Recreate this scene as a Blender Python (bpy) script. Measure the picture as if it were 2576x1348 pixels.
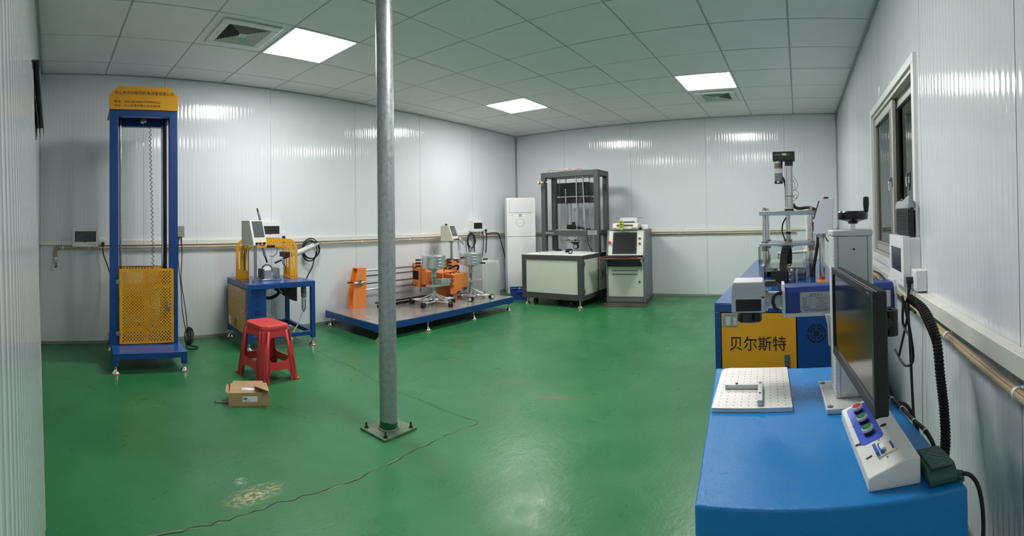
import bpy, bmesh, math, random
from mathutils import Vector, Matrix
R = math.radians
random.seed(7)
for o in list(bpy.data.objects):
    bpy.data.objects.remove(o, do_unlink=True)
SC = bpy.context.scene
COL = SC.collection

# ------------------------------------------------------------------ camera (a stitched sweep: central cylindrical panorama)
F_PX, YC, YAW, PITCH, ROLL = 1199.33, 539.77, 0.9690, 0.0139, -0.0155
EYE = Vector((0.0977, -4.5979, 1.1448))
fw = Vector((math.sin(YAW), math.cos(YAW), 0)); rt = Vector((math.cos(YAW), -math.sin(YAW), 0)); up = Vector((0, 0, 1))
fw2 = fw * math.cos(PITCH) + up * math.sin(PITCH); up2 = up * math.cos(PITCH) - fw * math.sin(PITCH)
rt3 = rt * math.cos(ROLL) + up2 * math.sin(ROLL); up3 = up2 * math.cos(ROLL) - rt * math.sin(ROLL)
cam = bpy.data.cameras.new('camera')
cam.type = 'PANO'
cam.panorama_type = 'CENTRAL_CYLINDRICAL'
cam.central_cylindrical_range_u_min = -1288 / F_PX
cam.central_cylindrical_range_u_max = 1288 / F_PX
cam.central_cylindrical_range_v_min = (YC - 1348) / F_PX
cam.central_cylindrical_range_v_max = YC / F_PX
cam.central_cylindrical_radius = 1.0
cam.clip_start = 0.01
camo = bpy.data.objects.new('camera', cam)
COL.objects.link(camo)
m = Matrix((rt3, up3, -fw2)).transposed().to_4x4()
m.translation = EYE
camo.matrix_world = m
SC.camera = camo

# ------------------------------------------------------------------ world (night outside the window), exposure
w = bpy.data.worlds.new('night'); SC.world = w; w.use_nodes = True
w.node_tree.nodes['Background'].inputs[0].default_value = (0.10, 0.105, 0.12, 1)
w.node_tree.nodes['Background'].inputs[1].default_value = 0.25
SC.view_settings.view_transform = 'Standard'
SC.view_settings.look = 'None'
SC.view_settings.gamma = 1.0
SC.view_settings.use_curve_mapping = False
SC.view_settings.exposure = 0.75
LED_STRENGTH = 24.0
SC.cycles.max_bounces = 5; SC.cycles.diffuse_bounces = 3; SC.cycles.glossy_bounces = 2; SC.cycles.transmission_bounces = 3; SC.cycles.transparent_max_bounces = 8
SC.cycles.caustics_reflective = False; SC.cycles.caustics_refractive = False
SC.cycles.use_adaptive_sampling = True; SC.cycles.adaptive_threshold = 0.07; SC.cycles.adaptive_min_samples = 16

# ------------------------------------------------------------------ room figures
LX, LY, H = 6.936, 5.168, 2.609          # X: along the back wall, Y: 0 .. -LY
GX0, GY0, TILE = 0.633, 0.345, 0.6       # ceiling grid

# ------------------------------------------------------------------ materials
MATS = {}
def srgb(c):
    return tuple((x / 255 / 12.92) if x / 255 <= 0.04045 else ((x / 255 + 0.055) / 1.055) ** 2.4 for x in c) + (1,)
def mat(name, c, rough=0.5, metal=0.0, var=0.0, vscale=8.0, bump=0.0, bscale=200.0, coat=0.0, emit=None, alpha=None, trans=0.0, rvar=0.0, spec=None, stretch=None):
    """c in sRGB 0..255; var: colour variation, bump: fine relief"""
    if name in MATS: return MATS[name]
    M = bpy.data.materials.new(name); M.use_nodes = True
    N, L = M.node_tree.nodes, M.node_tree.links
    b = N['Principled BSDF']
    b.inputs['Base Color'].default_value = srgb(c)
    b.inputs['Roughness'].default_value = rough
    b.inputs['Metallic'].default_value = metal
    if spec is not None: b.inputs['Specular IOR Level'].default_value = spec
    if coat:
        b.inputs['Coat Weight'].default_value = coat; b.inputs['Coat Roughness'].default_value = 0.1
    if trans: b.inputs['Transmission Weight'].default_value = trans
    if emit:
        b.inputs['Emission Color'].default_value = srgb(c); b.inputs['Emission Strength'].default_value = emit
    if alpha is not None: b.inputs['Alpha'].default_value = alpha
    tc = None
    if var or bump or rvar:
        tc = N.new('ShaderNodeTexCoord')
        src = tc.outputs['Object']
        if stretch:
            mp = N.new('ShaderNodeMapping'); mp.inputs['Scale'].default_value = stretch
            L.new(src, mp.inputs['Vector']); src = mp.outputs['Vector']
    if var or rvar:
        n = N.new('ShaderNodeTexNoise'); n.inputs['Scale'].default_value = vscale; n.inputs['Detail'].default_value = 2
        L.new(src, n.inputs['Vector'])
        if var:
            hs = N.new('ShaderNodeHueSaturation'); hs.inputs['Color'].default_value = srgb(c)
            mr = N.new('ShaderNodeMapRange'); mr.inputs['From Min'].default_value = 0.3; mr.inputs['From Max'].default_value = 0.7
            mr.inputs['To Min'].default_value = 1 - var; mr.inputs['To Max'].default_value = 1 + var
            L.new(n.outputs['Fac'], mr.inputs['Value']); L.new(mr.outputs['Result'], hs.inputs['Value'])
            L.new(hs.outputs['Color'], b.inputs['Base Color'])
        if rvar:
            mr = N.new('ShaderNodeMapRange'); mr.inputs['From Min'].default_value = 0.3; mr.inputs['From Max'].default_value = 0.7
            mr.inputs['To Min'].default_value = max(0, rough - rvar); mr.inputs['To Max'].default_value = rough + rvar
            L.new(n.outputs['Fac'], mr.inputs['Value']); L.new(mr.outputs['Result'], b.inputs['Roughness'])
    if bump:
        n2 = N.new('ShaderNodeTexNoise'); n2.inputs['Scale'].default_value = bscale; n2.inputs['Detail'].default_value = 1
        L.new(src, n2.inputs['Vector'])
        bp = N.new('ShaderNodeBump'); bp.inputs['Strength'].default_value = bump; bp.inputs['Distance'].default_value = 0.002
        L.new(n2.outputs['Fac'], bp.inputs['Height']); L.new(bp.outputs['Normal'], b.inputs['Normal'])
    MATS[name] = M
    return M

WALL = mat('wall_sheet_white', (222, 227, 230), 0.10, 0, 0.0, 1.5, 0.22, 5.0, stretch=(7, 7, 0.35), spec=0.5)
WALLB = mat('wall_core', (120, 128, 130), 0.7)
TRIMM = mat('trim_aluminium', (172, 178, 180), 0.4, 0.3)
CEIL = mat('ceiling_tile_board', (232, 231, 232), 0.75, 0, 0.02, 4, 0.35, 260)
CEILB = mat('ceiling_void', (60, 64, 64), 0.9)
TBAR = mat('ceiling_bar', (175, 182, 182), 0.5)
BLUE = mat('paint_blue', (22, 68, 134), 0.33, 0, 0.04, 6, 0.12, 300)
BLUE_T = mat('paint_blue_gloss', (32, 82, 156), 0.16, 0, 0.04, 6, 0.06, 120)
YEL = mat('paint_yellow', (226, 160, 30), 0.42, 0, 0.04, 5, 0.1, 300)
YELTAN = mat('paint_yellow_satin', (205, 158, 72), 0.45, 0, 0.04, 5, 0.1, 300)
ORG = mat('paint_orange', (238, 140, 68), 0.42, 0, 0.04, 5, 0.1, 300)
CHROME = mat('chrome', (215, 217, 220), 0.12, 1)
STEEL = mat('steel_brushed', (178, 182, 184), 0.32, 1, 0.06, 30)
ZINC = mat('zinc_plated', (206, 212, 209), 0.25, 0.7, 0.08, 18)
GALV = mat('galvanised', (166, 171, 172), 0.42, 0.6, 0.16, 45, 0.25, 90, rvar=0.1)
DECK = mat('deck_steel', (182, 176, 170), 0.22, 0.55, 0.06, 5, rvar=0.06)
BLACK = mat('black_plastic', (22, 23, 25), 0.45)
BLACKG = mat('black_gloss', (16, 17, 19), 0.2)
BLACKM = mat('black_metal', (34, 35, 37), 0.5, 0.2)
RUB = mat('black_rubber', (24, 24, 25), 0.6)
WHITEP = mat('white_plastic', (236, 237, 235), 0.35)
WHITEB = mat('white_powder', (226, 228, 222), 0.42, 0, 0.02, 6, 0.1, 300)
CREAM = mat('cream_powder', (214, 219, 205), 0.42, 0, 0.02, 6, 0.1, 300)
GREYB = mat('grey_powder', (204, 208, 206), 0.45, 0, 0.02, 6, 0.1, 300)
GREYD = mat('dark_grey_paint', (72, 74, 75), 0.45, 0, 0.05, 9, 0.1, 250)
GREYM = mat('mid_grey_paint', (112, 116, 120), 0.45, 0, 0.04, 9, 0.1, 250)
PADO = mat('orange_rubber', (226, 122, 60), 0.55)
RED = mat('red_plastic', (205, 40, 38), 0.35)
REDST = mat('red_stool_plastic', (214, 66, 68), 0.38, 0, 0.06, 10, 0.08, 60)
GREEN = mat('green_plastic', (24, 120, 60), 0.3)
LIME = mat('lime_plastic', (176, 196, 40), 0.45)
TAN = mat('pipe_tan', (186, 172, 140), 0.45)
IVORY = mat('pvc_ivory', (226, 224, 208), 0.4)
CARD = mat('cardboard', (178, 146, 108), 0.85, 0, 0.07, 14, 0.2, 60)
CARDI = mat('cardboard_inside', (120, 92, 64), 0.9)
PAPER = mat('paper_white', (235, 236, 238), 0.6)
INK = mat('ink_black', (20, 20, 22), 0.6)
INKN = mat('ink_navy', (14, 18, 44), 0.6)
INKW = mat('ink_white', (228, 228, 220), 0.6)
INKG = mat('ink_grey', (92, 98, 100), 0.6)
GLASSD = mat('dark_cover', (58, 66, 70), 0.12)
SCREEN = mat('screen_off', (14, 15, 18), 0.14)
SCREENM = mat('screen_matte', (20, 22, 25), 0.28)
HMI = mat('hmi_screen', (84, 90, 96), 0.18)
CUT = mat('cut_shadow', (14, 14, 20), 0.8)
LASERB = mat('laser_blue', (36, 60, 136), 0.38, 0, 0.03, 6)
TABLEB = mat('paint_sky_blue', (0, 130, 204), 0.27, 0, 0.02, 3, 0.45, 700, rvar=0.03)
ALUW = mat('aluminium_anodised', (206, 208, 206), 0.42, 0.35, 0.03, 12)
ALUP = mat('aluminium_plate_worn', (222, 220, 214), 0.45, 0.2, 0.06, 16)
LGREY = mat('light_grey_cast', (206, 209, 208), 0.45, 0.1)
MAROON = mat('shelf_maroon', (96, 34, 34), 0.3)
BROWN = mat('plinth_brown', (70, 58, 54), 0.45)
PEDAL = mat('pedal_green', (44, 88, 78), 0.5, 0, 0.08, 20)
CRATE = mat('crate_blue', (38, 70, 156), 0.45)
WFRAME = mat('window_aluminium', (196, 194, 184), 0.4, 0.25)
BRASS = mat('brass', (190, 150, 80), 0.3, 1)
PLATE = mat('nameplate_metal', (168, 176, 176), 0.4, 0.4)
PCLEAR = mat('tube_clear', (206, 210, 206), 0.2)
SKYB = mat('button_blue_panel', (60, 92, 200), 0.4)
BRKB = mat('breaker_blue', (36, 92, 176), 0.4)
BEIGE = mat('beige_plastic', (226, 220, 204), 0.45)

def glass(name, tint=(235, 240, 240), rough=0.0, alpha=0.12):
    if name in MATS: return MATS[name]
    M = bpy.data.materials.new(name); M.use_nodes = True
    N, L = M.node_tree.nodes, M.node_tree.links
    N.remove(N['Principled BSDF'])
    t = N.new('ShaderNodeBsdfTransparent'); t.inputs[0].default_value = srgb(tint)
    g = N.new('ShaderNodeBsdfGlossy'); g.inputs['Roughness'].default_value = rough
    fr = N.new('ShaderNodeFresnel'); fr.inputs[0].default_value = 1.5
    ad = N.new('ShaderNodeMath'); ad.operation = 'ADD'; ad.inputs[1].default_value = alpha; ad.use_clamp = True
    mx = N.new('ShaderNodeMixShader')
    L.new(fr.outputs[0], ad.inputs[0]); L.new(ad.outputs[0], mx.inputs[0]); L.new(t.outputs[0], mx.inputs[1]); L.new(g.outputs[0], mx.inputs[2])
    L.new(mx.outputs[0], N['Material Output'].inputs[0])
    MATS[name] = M
    return M
GLASS = glass('window_glass', (150, 152, 156), 0.0, 0.05)
ACRYL = glass('acrylic', (240, 244, 243), 0.02, 0.0)
FILM = glass('clear_film', (248, 249, 250), 0.12, 0.05)
BOWL = glass('clear_bowl', (226, 230, 226), 0.05, 0.12)

def led_material():
    M = bpy.data.materials.new('led_diffuser'); M.use_nodes = True
    b = M.node_tree.nodes['Principled BSDF']
    b.inputs['Base Color'].default_value = (0.8, 0.8, 0.8, 1)
    b.inputs['Emission Color'].default_value = (1.0, 0.965, 0.95, 1)
    b.inputs['Emission Strength'].default_value = LED_STRENGTH
    return M
LED = led_material()

def floor_material():
    M = bpy.data.materials.new('floor_green_epoxy'); M.use_nodes = True
    N, L = M.node_tree.nodes, M.node_tree.links
    b = N['Principled BSDF']
    tc = N.new('ShaderNodeTexCoord'); O = tc.outputs['Object']
    def noise(s, d=3, r=0.55, st=None):
        d = min(d, 4)
        n = N.new('ShaderNodeTexNoise'); n.inputs['Scale'].default_value = s; n.inputs['Detail'].default_value = d; n.inputs['Roughness'].default_value = r
        if st:
            mp = N.new('ShaderNodeMapping'); mp.inputs['Scale'].default_value = st[:3]; mp.inputs['Rotation'].default_value = (0, 0, st[3])
            L.new(O, mp.inputs['Vector']); L.new(mp.outputs['Vector'], n.inputs['Vector'])
        else: L.new(O, n.inputs['Vector'])
        return n.outputs['Fac']
    def ramp(f, a, c, lo=0.0, hi=1.0):
        r = N.new('ShaderNodeMapRange'); r.inputs['From Min'].default_value = a; r.inputs['From Max'].default_value = c
        r.inputs['To Min'].default_value = lo; r.inputs['To Max'].default_value = hi; L.new(f, r.inputs['Value']); return r.outputs['Result']
    def mix(f, c1, c2):
        x = N.new('ShaderNodeMix'); x.data_type = 'RGBA'
        if isinstance(f, float): x.inputs[0].default_value = f
        else: L.new(f, x.inputs[0])
        for i, c in ((6, c1), (7, c2)):
            if isinstance(c, tuple): x.inputs[i].default_value = c
            else: L.new(c, x.inputs[i])
        return x.outputs[2]
    def mul(a, c):
        x = N.new('ShaderNodeMath'); x.operation = 'MULTIPLY'; L.new(a, x.inputs[0])
        if isinstance(c, float): x.inputs[1].default_value = c
        else: L.new(c, x.inputs[1])
        return x.outputs[0]
    def spot(x, y, rx, ry, rot):
        mp = N.new('ShaderNodeMapping'); mp.vector_type = 'TEXTURE'
        mp.inputs['Location'].default_value = (x, y, 0); mp.inputs['Rotation'].default_value = (0, 0, rot); mp.inputs['Scale'].default_value = (rx, ry, 1)
        L.new(O, mp.inputs['Vector'])
        v = N.new('ShaderNodeVectorMath'); v.operation = 'LENGTH'; L.new(mp.outputs['Vector'], v.inputs[0])
        return ramp(v.outputs['Value'], 1.0, 0.2)
    col = mix(ramp(noise(0.8, 5), 0.35, 0.65), srgb((30, 104, 60)), srgb((48, 122, 74)))
    col = mix(mul(ramp(noise(2.6, 8, 0.65), 0.52, 0.75), 0.45), col, srgb((74, 128, 88)))            # rubbed, paler
    col = mix(mul(ramp(noise(5.5, 8, 0.7), 0.60, 0.80), 0.25), col, srgb((92, 108, 88)))              # grime
    col = mix(mul(ramp(noise(120, 2, 0.5), 0.70, 0.76), 0.6), col, srgb((24, 60, 44)))               # specks
    col = mix(mul(ramp(noise(38, 2, 0.5, (1, 9, 1, 0.5)), 0.69, 0.74), 0.5), col, srgb((150, 178, 150)))   # scratches
    col = mix(mul(ramp(noise(30, 2, 0.5, (9, 1, 1, 0.3)), 0.70, 0.75), 0.45), col, srgb((148, 176, 150)))
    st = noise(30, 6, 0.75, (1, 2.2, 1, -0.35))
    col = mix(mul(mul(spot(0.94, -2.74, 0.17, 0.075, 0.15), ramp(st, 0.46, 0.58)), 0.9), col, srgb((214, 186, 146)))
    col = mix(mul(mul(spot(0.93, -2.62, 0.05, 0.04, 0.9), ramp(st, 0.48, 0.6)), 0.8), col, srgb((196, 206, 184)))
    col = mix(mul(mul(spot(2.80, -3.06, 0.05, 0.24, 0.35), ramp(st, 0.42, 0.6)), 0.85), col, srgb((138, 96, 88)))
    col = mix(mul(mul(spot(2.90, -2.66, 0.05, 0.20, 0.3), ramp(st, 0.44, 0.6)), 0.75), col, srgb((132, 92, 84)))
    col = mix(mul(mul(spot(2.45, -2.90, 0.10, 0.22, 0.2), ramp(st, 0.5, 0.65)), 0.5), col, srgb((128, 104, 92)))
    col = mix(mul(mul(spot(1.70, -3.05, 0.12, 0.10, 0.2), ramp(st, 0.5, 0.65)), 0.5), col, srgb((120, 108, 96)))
    L.new(col, b.inputs['Base Color'])
    L.new(ramp(noise(3.0, 8, 0.65), 0.3, 0.7, 0.24, 0.44), b.inputs['Roughness'])
    bp = N.new('ShaderNodeBump'); bp.inputs['Strength'].default_value = 0.28; bp.inputs['Distance'].default_value = 0.006
    L.new(noise(22, 6, 0.6), bp.inputs['Height']); L.new(bp.outputs['Normal'], b.inputs['Normal'])
    b.inputs['Specular IOR Level'].default_value = 0.45
    return M
FLOORM = floor_material()

# ------------------------------------------------------------------ mesh helpers
class MB:
    def __init__(s): s.bm = bmesh.new()
    def _add(s, vs, fs):
        v = [s.bm.verts.new(p) for p in vs]
        for f in fs:
            try: s.bm.faces.new([v[i] for i in f])
            except ValueError: pass
        return s
    def box(s, x0, x1, y0, y1, z0, z1, M=None):
        vs = [Vector(p) for p in ((x0,y0,z0),(x1,y0,z0),(x1,y1,z0),(x0,y1,z0),(x0,y0,z1),(x1,y0,z1),(x1,y1,z1),(x0,y1,z1))]
        if M: vs = [M @ p for p in vs]
        return s._add(vs, ((0,3,2,1),(4,5,6,7),(0,1,5,4),(1,2,6,5),(2,3,7,6),(3,0,4,7)))
    def prism(s, poly, axis, a, b):
        n = len(poly)
        area = sum(poly[i][0]*poly[(i+1)%n][1]-poly[(i+1)%n][0]*poly[i][1] for i in range(n))
        if area < 0: poly = poly[::-1]
        def P(p, t): return (p[0],p[1],t) if axis=='z' else ((p[0],t,p[1]) if axis=='y' else (t,p[0],p[1]))
        vs = [P(p,a) for p in poly]+[P(p,b) for p in poly]
        fl = axis == 'y'
        fs = [tuple(range(n))[::1 if fl else -1], tuple(range(n,2*n))[::-1 if fl else 1]]
        for i in range(n):
            j=(i+1)%n; q=(i,j,n+j,n+i); fs.append(q[::-1] if fl else q)
        return s._add(vs, fs)
    def cyl(s, p0, p1, r, r2=None, n=16, cap=True):
        p0, p1 = Vector(p0), Vector(p1); r2 = r if r2 is None else r2
        d = (p1-p0).normalized(); u = d.orthogonal().normalized(); v = d.cross(u)
        vs = []
        for p, q in ((p0,r),(p1,r2)):
            for i in range(n):
                t = 2*math.pi*i/n; vs.append(p+(u*math.cos(t)+v*math.sin(t))*q)
        fs = [(i,(i+1)%n,n+(i+1)%n,n+i) for i in range(n)]
        if cap: fs += [tuple(range(n))[::-1], tuple(range(n,2*n))]
        return s._add(vs, fs)
    def lathe(s, prof, c=(0,0,0), axis='z', n=24, ang=2*math.pi):
        """prof: list of (radius, height)"""
        c = Vector(c); vs=[]; k=len(prof); full = ang > 6.28; m_ = n if full else n+1
        for i in range(m_):
            t = ang*i/n; ca, sa = math.cos(t), math.sin(t)
            for r, h in prof:
                p = (r*ca, r*sa, h) if axis=='z' else ((h, r*ca, r*sa) if axis=='x' else (r*sa, h, r*ca))
                vs.append(c+Vector(p))
        fs=[]
        for i in range(n):
            j=(i+1)%m_
            for a in range(k-1): fs.append((i*k+a, j*k+a, j*k+a+1, i*k+a+1))
        s._add(vs, fs)
        bmesh.ops.remove_doubles(s.bm, verts=s.bm.verts[:], dist=1e-6)
        return s
    def tube(s, pts, r, n=8, smooth=0, closed=False):
        P = [Vector(p) for p in pts]
        if smooth: P = catmull(P, smooth, closed)
        k = len(P); vs=[]; prev=None
        for i,p in enumerate(P):
            a = P[(i-1)%k] if (closed or i>0) else P[0]
            b = P[(i+1)%k] if (closed or i<k-1) else P[-1]
            d = (b-a)
            d = d.normalized() if d.length>1e-9 else Vector((0,0,1))
            if prev is None: u = d.orthogonal().normalized()
            else:
                u = prev - d*prev.dot(d)
                u = u.normalized() if u.length>1e-6 else d.orthogonal().normalized()
            prev = u; v = d.cross(u)
            rr = r[i*len(r)//k] if isinstance(r,(list,tuple)) else r
            for j in range(n):
                t=2*math.pi*j/n; vs.append(p+(u*math.cos(t)+v*math.sin(t))*rr)
        fs=[]
        for i in range(k if closed else k-1):
            q=(i+1)%k
            for j in range(n): fs.append((i*n+j, i*n+(j+1)%n, q*n+(j+1)%n, q*n+j))
        if not closed: fs += [tuple(range(n))[::-1], tuple(range((k-1)*n,k*n))]
        return s._add(vs, fs)
    def sph(s, c, r, n=16, sc=(1,1,1)):
        c=Vector(c); prof=[]
        h=n//2
        vs=[];fs=[]
        for i in range(h+1):
            t=math.pi*i/h
            for j in range(n):
                a=2*math.pi*j/n
                vs.append(c+Vector((r*sc[0]*math.sin(t)*math.cos(a), r*sc[1]*math.sin(t)*math.sin(a), -r*sc[2]*math.cos(t))))
        for i in range(h):
            for j in range(n): fs.append((i*n+j,i*n+(j+1)%n,(i+1)*n+(j+1)%n,(i+1)*n+j))
        s._add(vs,fs)
        bmesh.ops.remove_doubles(s.bm, verts=s.bm.verts[:], dist=1e-7)
        return s
    def round_corner(s,cx,cz,r,sx,sz):
        for v in s.bm.verts:
            dx,dz=(v.co.x-cx)*sx,(v.co.z-cz)*sz
            if dx>0 and dz>0:
                d=math.hypot(dx,dz)
                if d>r: v.co.x=cx+sx*dx*r/d; v.co.z=cz+sz*dz*r/d
        return s
    def rpoly(s, x0, x1, z0, z1, r, axis, a, b, n=5):
        return s.prism(rrect(x0,x1,z0,z1,r,n), axis, a, b)
    def holes(s, x0, x1, z0, z1, nx, nz, r, stagger=False, n=8, margin=0.0):
        """flat sheet in local xz with real round holes (thickened by a solidify modifier)"""
        if margin:
            def grid_(a,b,c,d,n,m):
                for i in range(n):
                    for j in range(m):
                        xa,xb,za,zb=a+(b-a)*i/n,a+(b-a)*(i+1)/n,c+(d-c)*j/m,c+(d-c)*(j+1)/m
                        s._add([(xa,0,za),(xb,0,za),(xb,0,zb),(xa,0,zb)],((0,1,2,3),))
            grid_(x0+margin,x1-margin,z0,z0+margin,nx,1); grid_(x0+margin,x1-margin,z1-margin,z1,nx,1)
            for xa,xb in ((x0,x0+margin),(x1-margin,x1)):
                grid_(xa,xb,z0+margin,z1-margin,1,nz); grid_(xa,xb,z0,z0+margin,1,1); grid_(xa,xb,z1-margin,z1,1,1)
            x0+=margin;x1-=margin;z0+=margin;z1-=margin
        dx=(x1-x0)/nx; dz=(z1-z0)/nz
        for k in range(nz):
            za=z0+k*dz; off = (dx/2 if (stagger and k%2) else 0)
            cells=[(x0+off+i*dx, x0+off+(i+1)*dx) for i in range(nx-(1 if off else 0))]
            if off:
                for a,b in ((x0,x0+off),(x1-off,x1)): s._add([(a,0,za),(b,0,za),(b,0,za+dz),(a,0,za+dz)],((0,1,2,3),))
            for a,b in cells:
                cx,cz=(a+b)/2,za+dz/2
                sq=[(b,cz),(b,za+dz),(cx,za+dz),(a,za+dz),(a,cz),(a,za),(cx,za),(b,za)]
                vs=[(p[0],0,p[1]) for p in sq]+[(cx+r*math.cos(2*math.pi*t/8),0,cz+r*math.sin(2*math.pi*t/8)) for t in range(8)]
                s._add(vs,[(t,(t+1)%8,8+(t+1)%8,8+t) for t in range(8)])
        return s
    def build(s, name, mt, parent=None, bevel=0.0, solid=0.0, seg=2, smooth=True, loc=None, rot=None, weld=False):
        me=bpy.data.meshes.new(name)
        if weld: bmesh.ops.remove_doubles(s.bm, verts=s.bm.verts[:], dist=1e-5)
        if not solid: bmesh.ops.recalc_face_normals(s.bm, faces=s.bm.faces[:])
        s.bm.to_mesh(me); s.bm.free()
        if smooth:
            for p in me.polygons: p.use_smooth=True
            me.set_sharp_from_angle(angle=R(32))
        for x in (mt if isinstance(mt,(list,tuple)) else [mt]): me.materials.append(x)
        o=bpy.data.objects.new(name,me); COL.objects.link(o)
        if parent: o.parent=parent
        if loc: o.location=loc
        if rot: o.rotation_euler=rot
        if solid:
            q=o.modifiers.new('solid','SOLIDIFY'); q.thickness=solid; q.offset=0
        if bevel:
            q=o.modifiers.new('bevel','BEVEL'); q.width=bevel; q.segments=seg; q.limit_method='ANGLE'; q.angle_limit=R(40); q.harden_normals=False
        return o
def catmull(P, k, closed=False):
    out=[]; n=len(P)
    for i in range(n if closed else n-1):
        g=lambda j: P[j%n] if closed else P[max(0,min(n-1,j))]
        a,b,c,d=g(i-1),g(i),g(i+1),g(i+2)
        for t in range(k):
            t=t/k
            out.append(0.5*((2*b)+(c-a)*t+(2*a-5*b+4*c-d)*t*t+(3*b-a-3*c+d)*t**3))
    if not closed: out.append(P[-1])
    return out
def rrect(x0,x1,z0,z1,r,n=5):
    p=[]
    for cx,cz,a in ((x1-r,z0+r,-90),(x1-r,z1-r,0),(x0+r,z1-r,90),(x0+r,z0+r,180)):
        for i in range(n+1):
            t=R(a+90*i/n); p.append((cx+r*math.cos(t),cz+r*math.sin(t)))
    return p
def tag(o,label=None,cat=None,group=None,kind=None):
    if label: o['label']=label
    if cat: o['category']=cat
    if group: o['group']=group
    if kind: o['kind']=kind
    return o
def thing(name,label,cat,loc=(0,0,0),deg=0,group=None):
    o=bpy.data.objects.new(name,None); COL.objects.link(o); o.empty_display_size=0.05
    o.location=loc; o.rotation_euler=(0,0,R(deg))
    return tag(o,label,cat,group)
def copy_tree(o,parent=None):
    c=o.copy(); COL.objects.link(c); c.parent=parent
    for ch in list(o.children): copy_tree(ch,c)
    return c
def text(name,body,mt,parent,loc,width=None,height=None,face='front',ext=0.0004,size=0.1,spacing=1.0,bold=0.0):
    """lettering as flat solid print; face front: reads in local xz looking along +y; left: read looking along +x; top: lies flat"""
    cu=bpy.data.curves.new(name,'FONT'); cu.body=body; cu.size=size; cu.align_x='CENTER'; cu.align_y='CENTER'; cu.extrude=0.0; cu.space_character=spacing
    cu.offset=bold
    cu.resolution_u=3
    t=bpy.data.objects.new(name,cu); COL.objects.link(t)
    dg=bpy.context.evaluated_depsgraph_get(); dg.update()
    me=bpy.data.meshes.new_from_object(t.evaluated_get(dg))
    bpy.data.objects.remove(t,do_unlink=True)
    if len(me.vertices)==0: return None
    xs=[v.co.x for v in me.vertices]; ys=[v.co.y for v in me.vertices]
    w_,h_=max(xs)-min(xs),max(ys)-min(ys); cx,cy=(max(xs)+min(xs))/2,(max(ys)+min(ys))/2
    sx=width/w_ if width else (height/h_); sy=height/h_ if height else sx
    for v in me.vertices: v.co=((v.co.x-cx)*sx,(v.co.y-cy)*sy,ext)
    me.materials.clear(); me.materials.append(mt); me.name=name
    o=bpy.data.objects.new(name,me); COL.objects.link(o); o.parent=parent; o.location=loc
    o.rotation_euler={'front':(R(90),0,0),'left':(R(90),0,R(-90)),'top':(0,0,0)}[face] if isinstance(face,str) else face
    return o
def foot(parent,x,y,ztop,r=0.033,rb=0.008):
    """chrome levelling foot on an orange pad, bolt up to ztop"""
    a=MB().lathe([(r*.97,.008),(r*.9,.014),(r*.45,.03),(r*.36,.036),(rb*1.6,.04),(rb*1.6,.05),(rb,.05),(rb,ztop)],(x,y,0),n=20).build('leveling_foot',CHROME,parent)
    MB().lathe([(0,0),(r,0),(r*1.03,.004),(r,.009),(0,.009)],(x,y,0),n=20).build('pad',PADO,a)
    return a
def button(parent,c,d,r,mt,h=0.012,name='button',ring=CHROME):
    """push button: collar with a coloured cap, axis d"""
    c=Vector(c); d=Vector(d).normalized()
    a=MB().cyl(c,c+d*h*.5,r*1.25,n=16).build(name,ring,parent)
    MB().cyl(c+d*h*.5,c+d*h,r,n=16).build('cap',mt,a)
    return a
def screw(mb,c,d,r=0.004,h=0.003):
    c=Vector(c); d=Vector(d); return mb.cyl(c,c+d*h,r,n=8)
# ================================================================== THE ROOM
def struct(o): o['kind']='structure'; return o
# floor: slab + crack along the slab joint
fl=struct(MB().box(-0.4,LX+0.1,-LY-0.1,0.1,-0.08,0).build('floor',FLOORM,smooth=False))
cr=[(2.46,-0.35),(2.395,-.84),(2.352,-1.19),(2.345,-1.49),(2.30,-1.83),(2.258,-2.16),(2.252,-2.39),(2.242,-2.64),(2.236,-2.884),(2.067,-2.86),(1.927,-2.843),(1.721,-2.848),(1.433,-2.865),(1.222,-2.857),(1.002,-2.837),(.819,-2.852),(.655,-2.856),(.30,-2.875)]
def crack(path,w0,name,mt,z,step=0.035):
    P=[]
    for a,b in zip(path,path[1:]):
        a,b=Vector(a),Vector(b); k=max(2,int((b-a).length/step))
        for i in range(k): P.append(a+(b-a)*i/k)
    P.append(Vector(path[-1])); mb=MB(); L_=[];R_=[]
    for i,p in enumerate(P):
        d=(P[min(i+1,len(P)-1)]-P[max(i-1,0)]).normalized(); n=Vector((-d.y,d.x)); j=random.uniform(-.008,.008); w=w0*random.uniform(.35,1.3)
        L_.append((p.x+n.x*(j+w),p.y+n.y*(j+w),z)); R_.append((p.x+n.x*(j-w),p.y+n.y*(j-w),z))
    n=len(P); mb._add(L_+R_,[(i,n+i,n+i+1,i+1) for i in range(n-1)])
    return mb.build(name,mt,fl,smooth=False)
crack(cr[:9],0.0022,'crack',mat('crack_dark',(30,44,36),.9),0.0006)
crack(cr[8:],0.0026,'crack',mat('crack_dark',(30,44,36),.9),0.0006)
crack(cr[8:],0.0040,'crack_edge',mat('crack_chip',(120,128,104),.8),0.0003,0.06)

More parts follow.
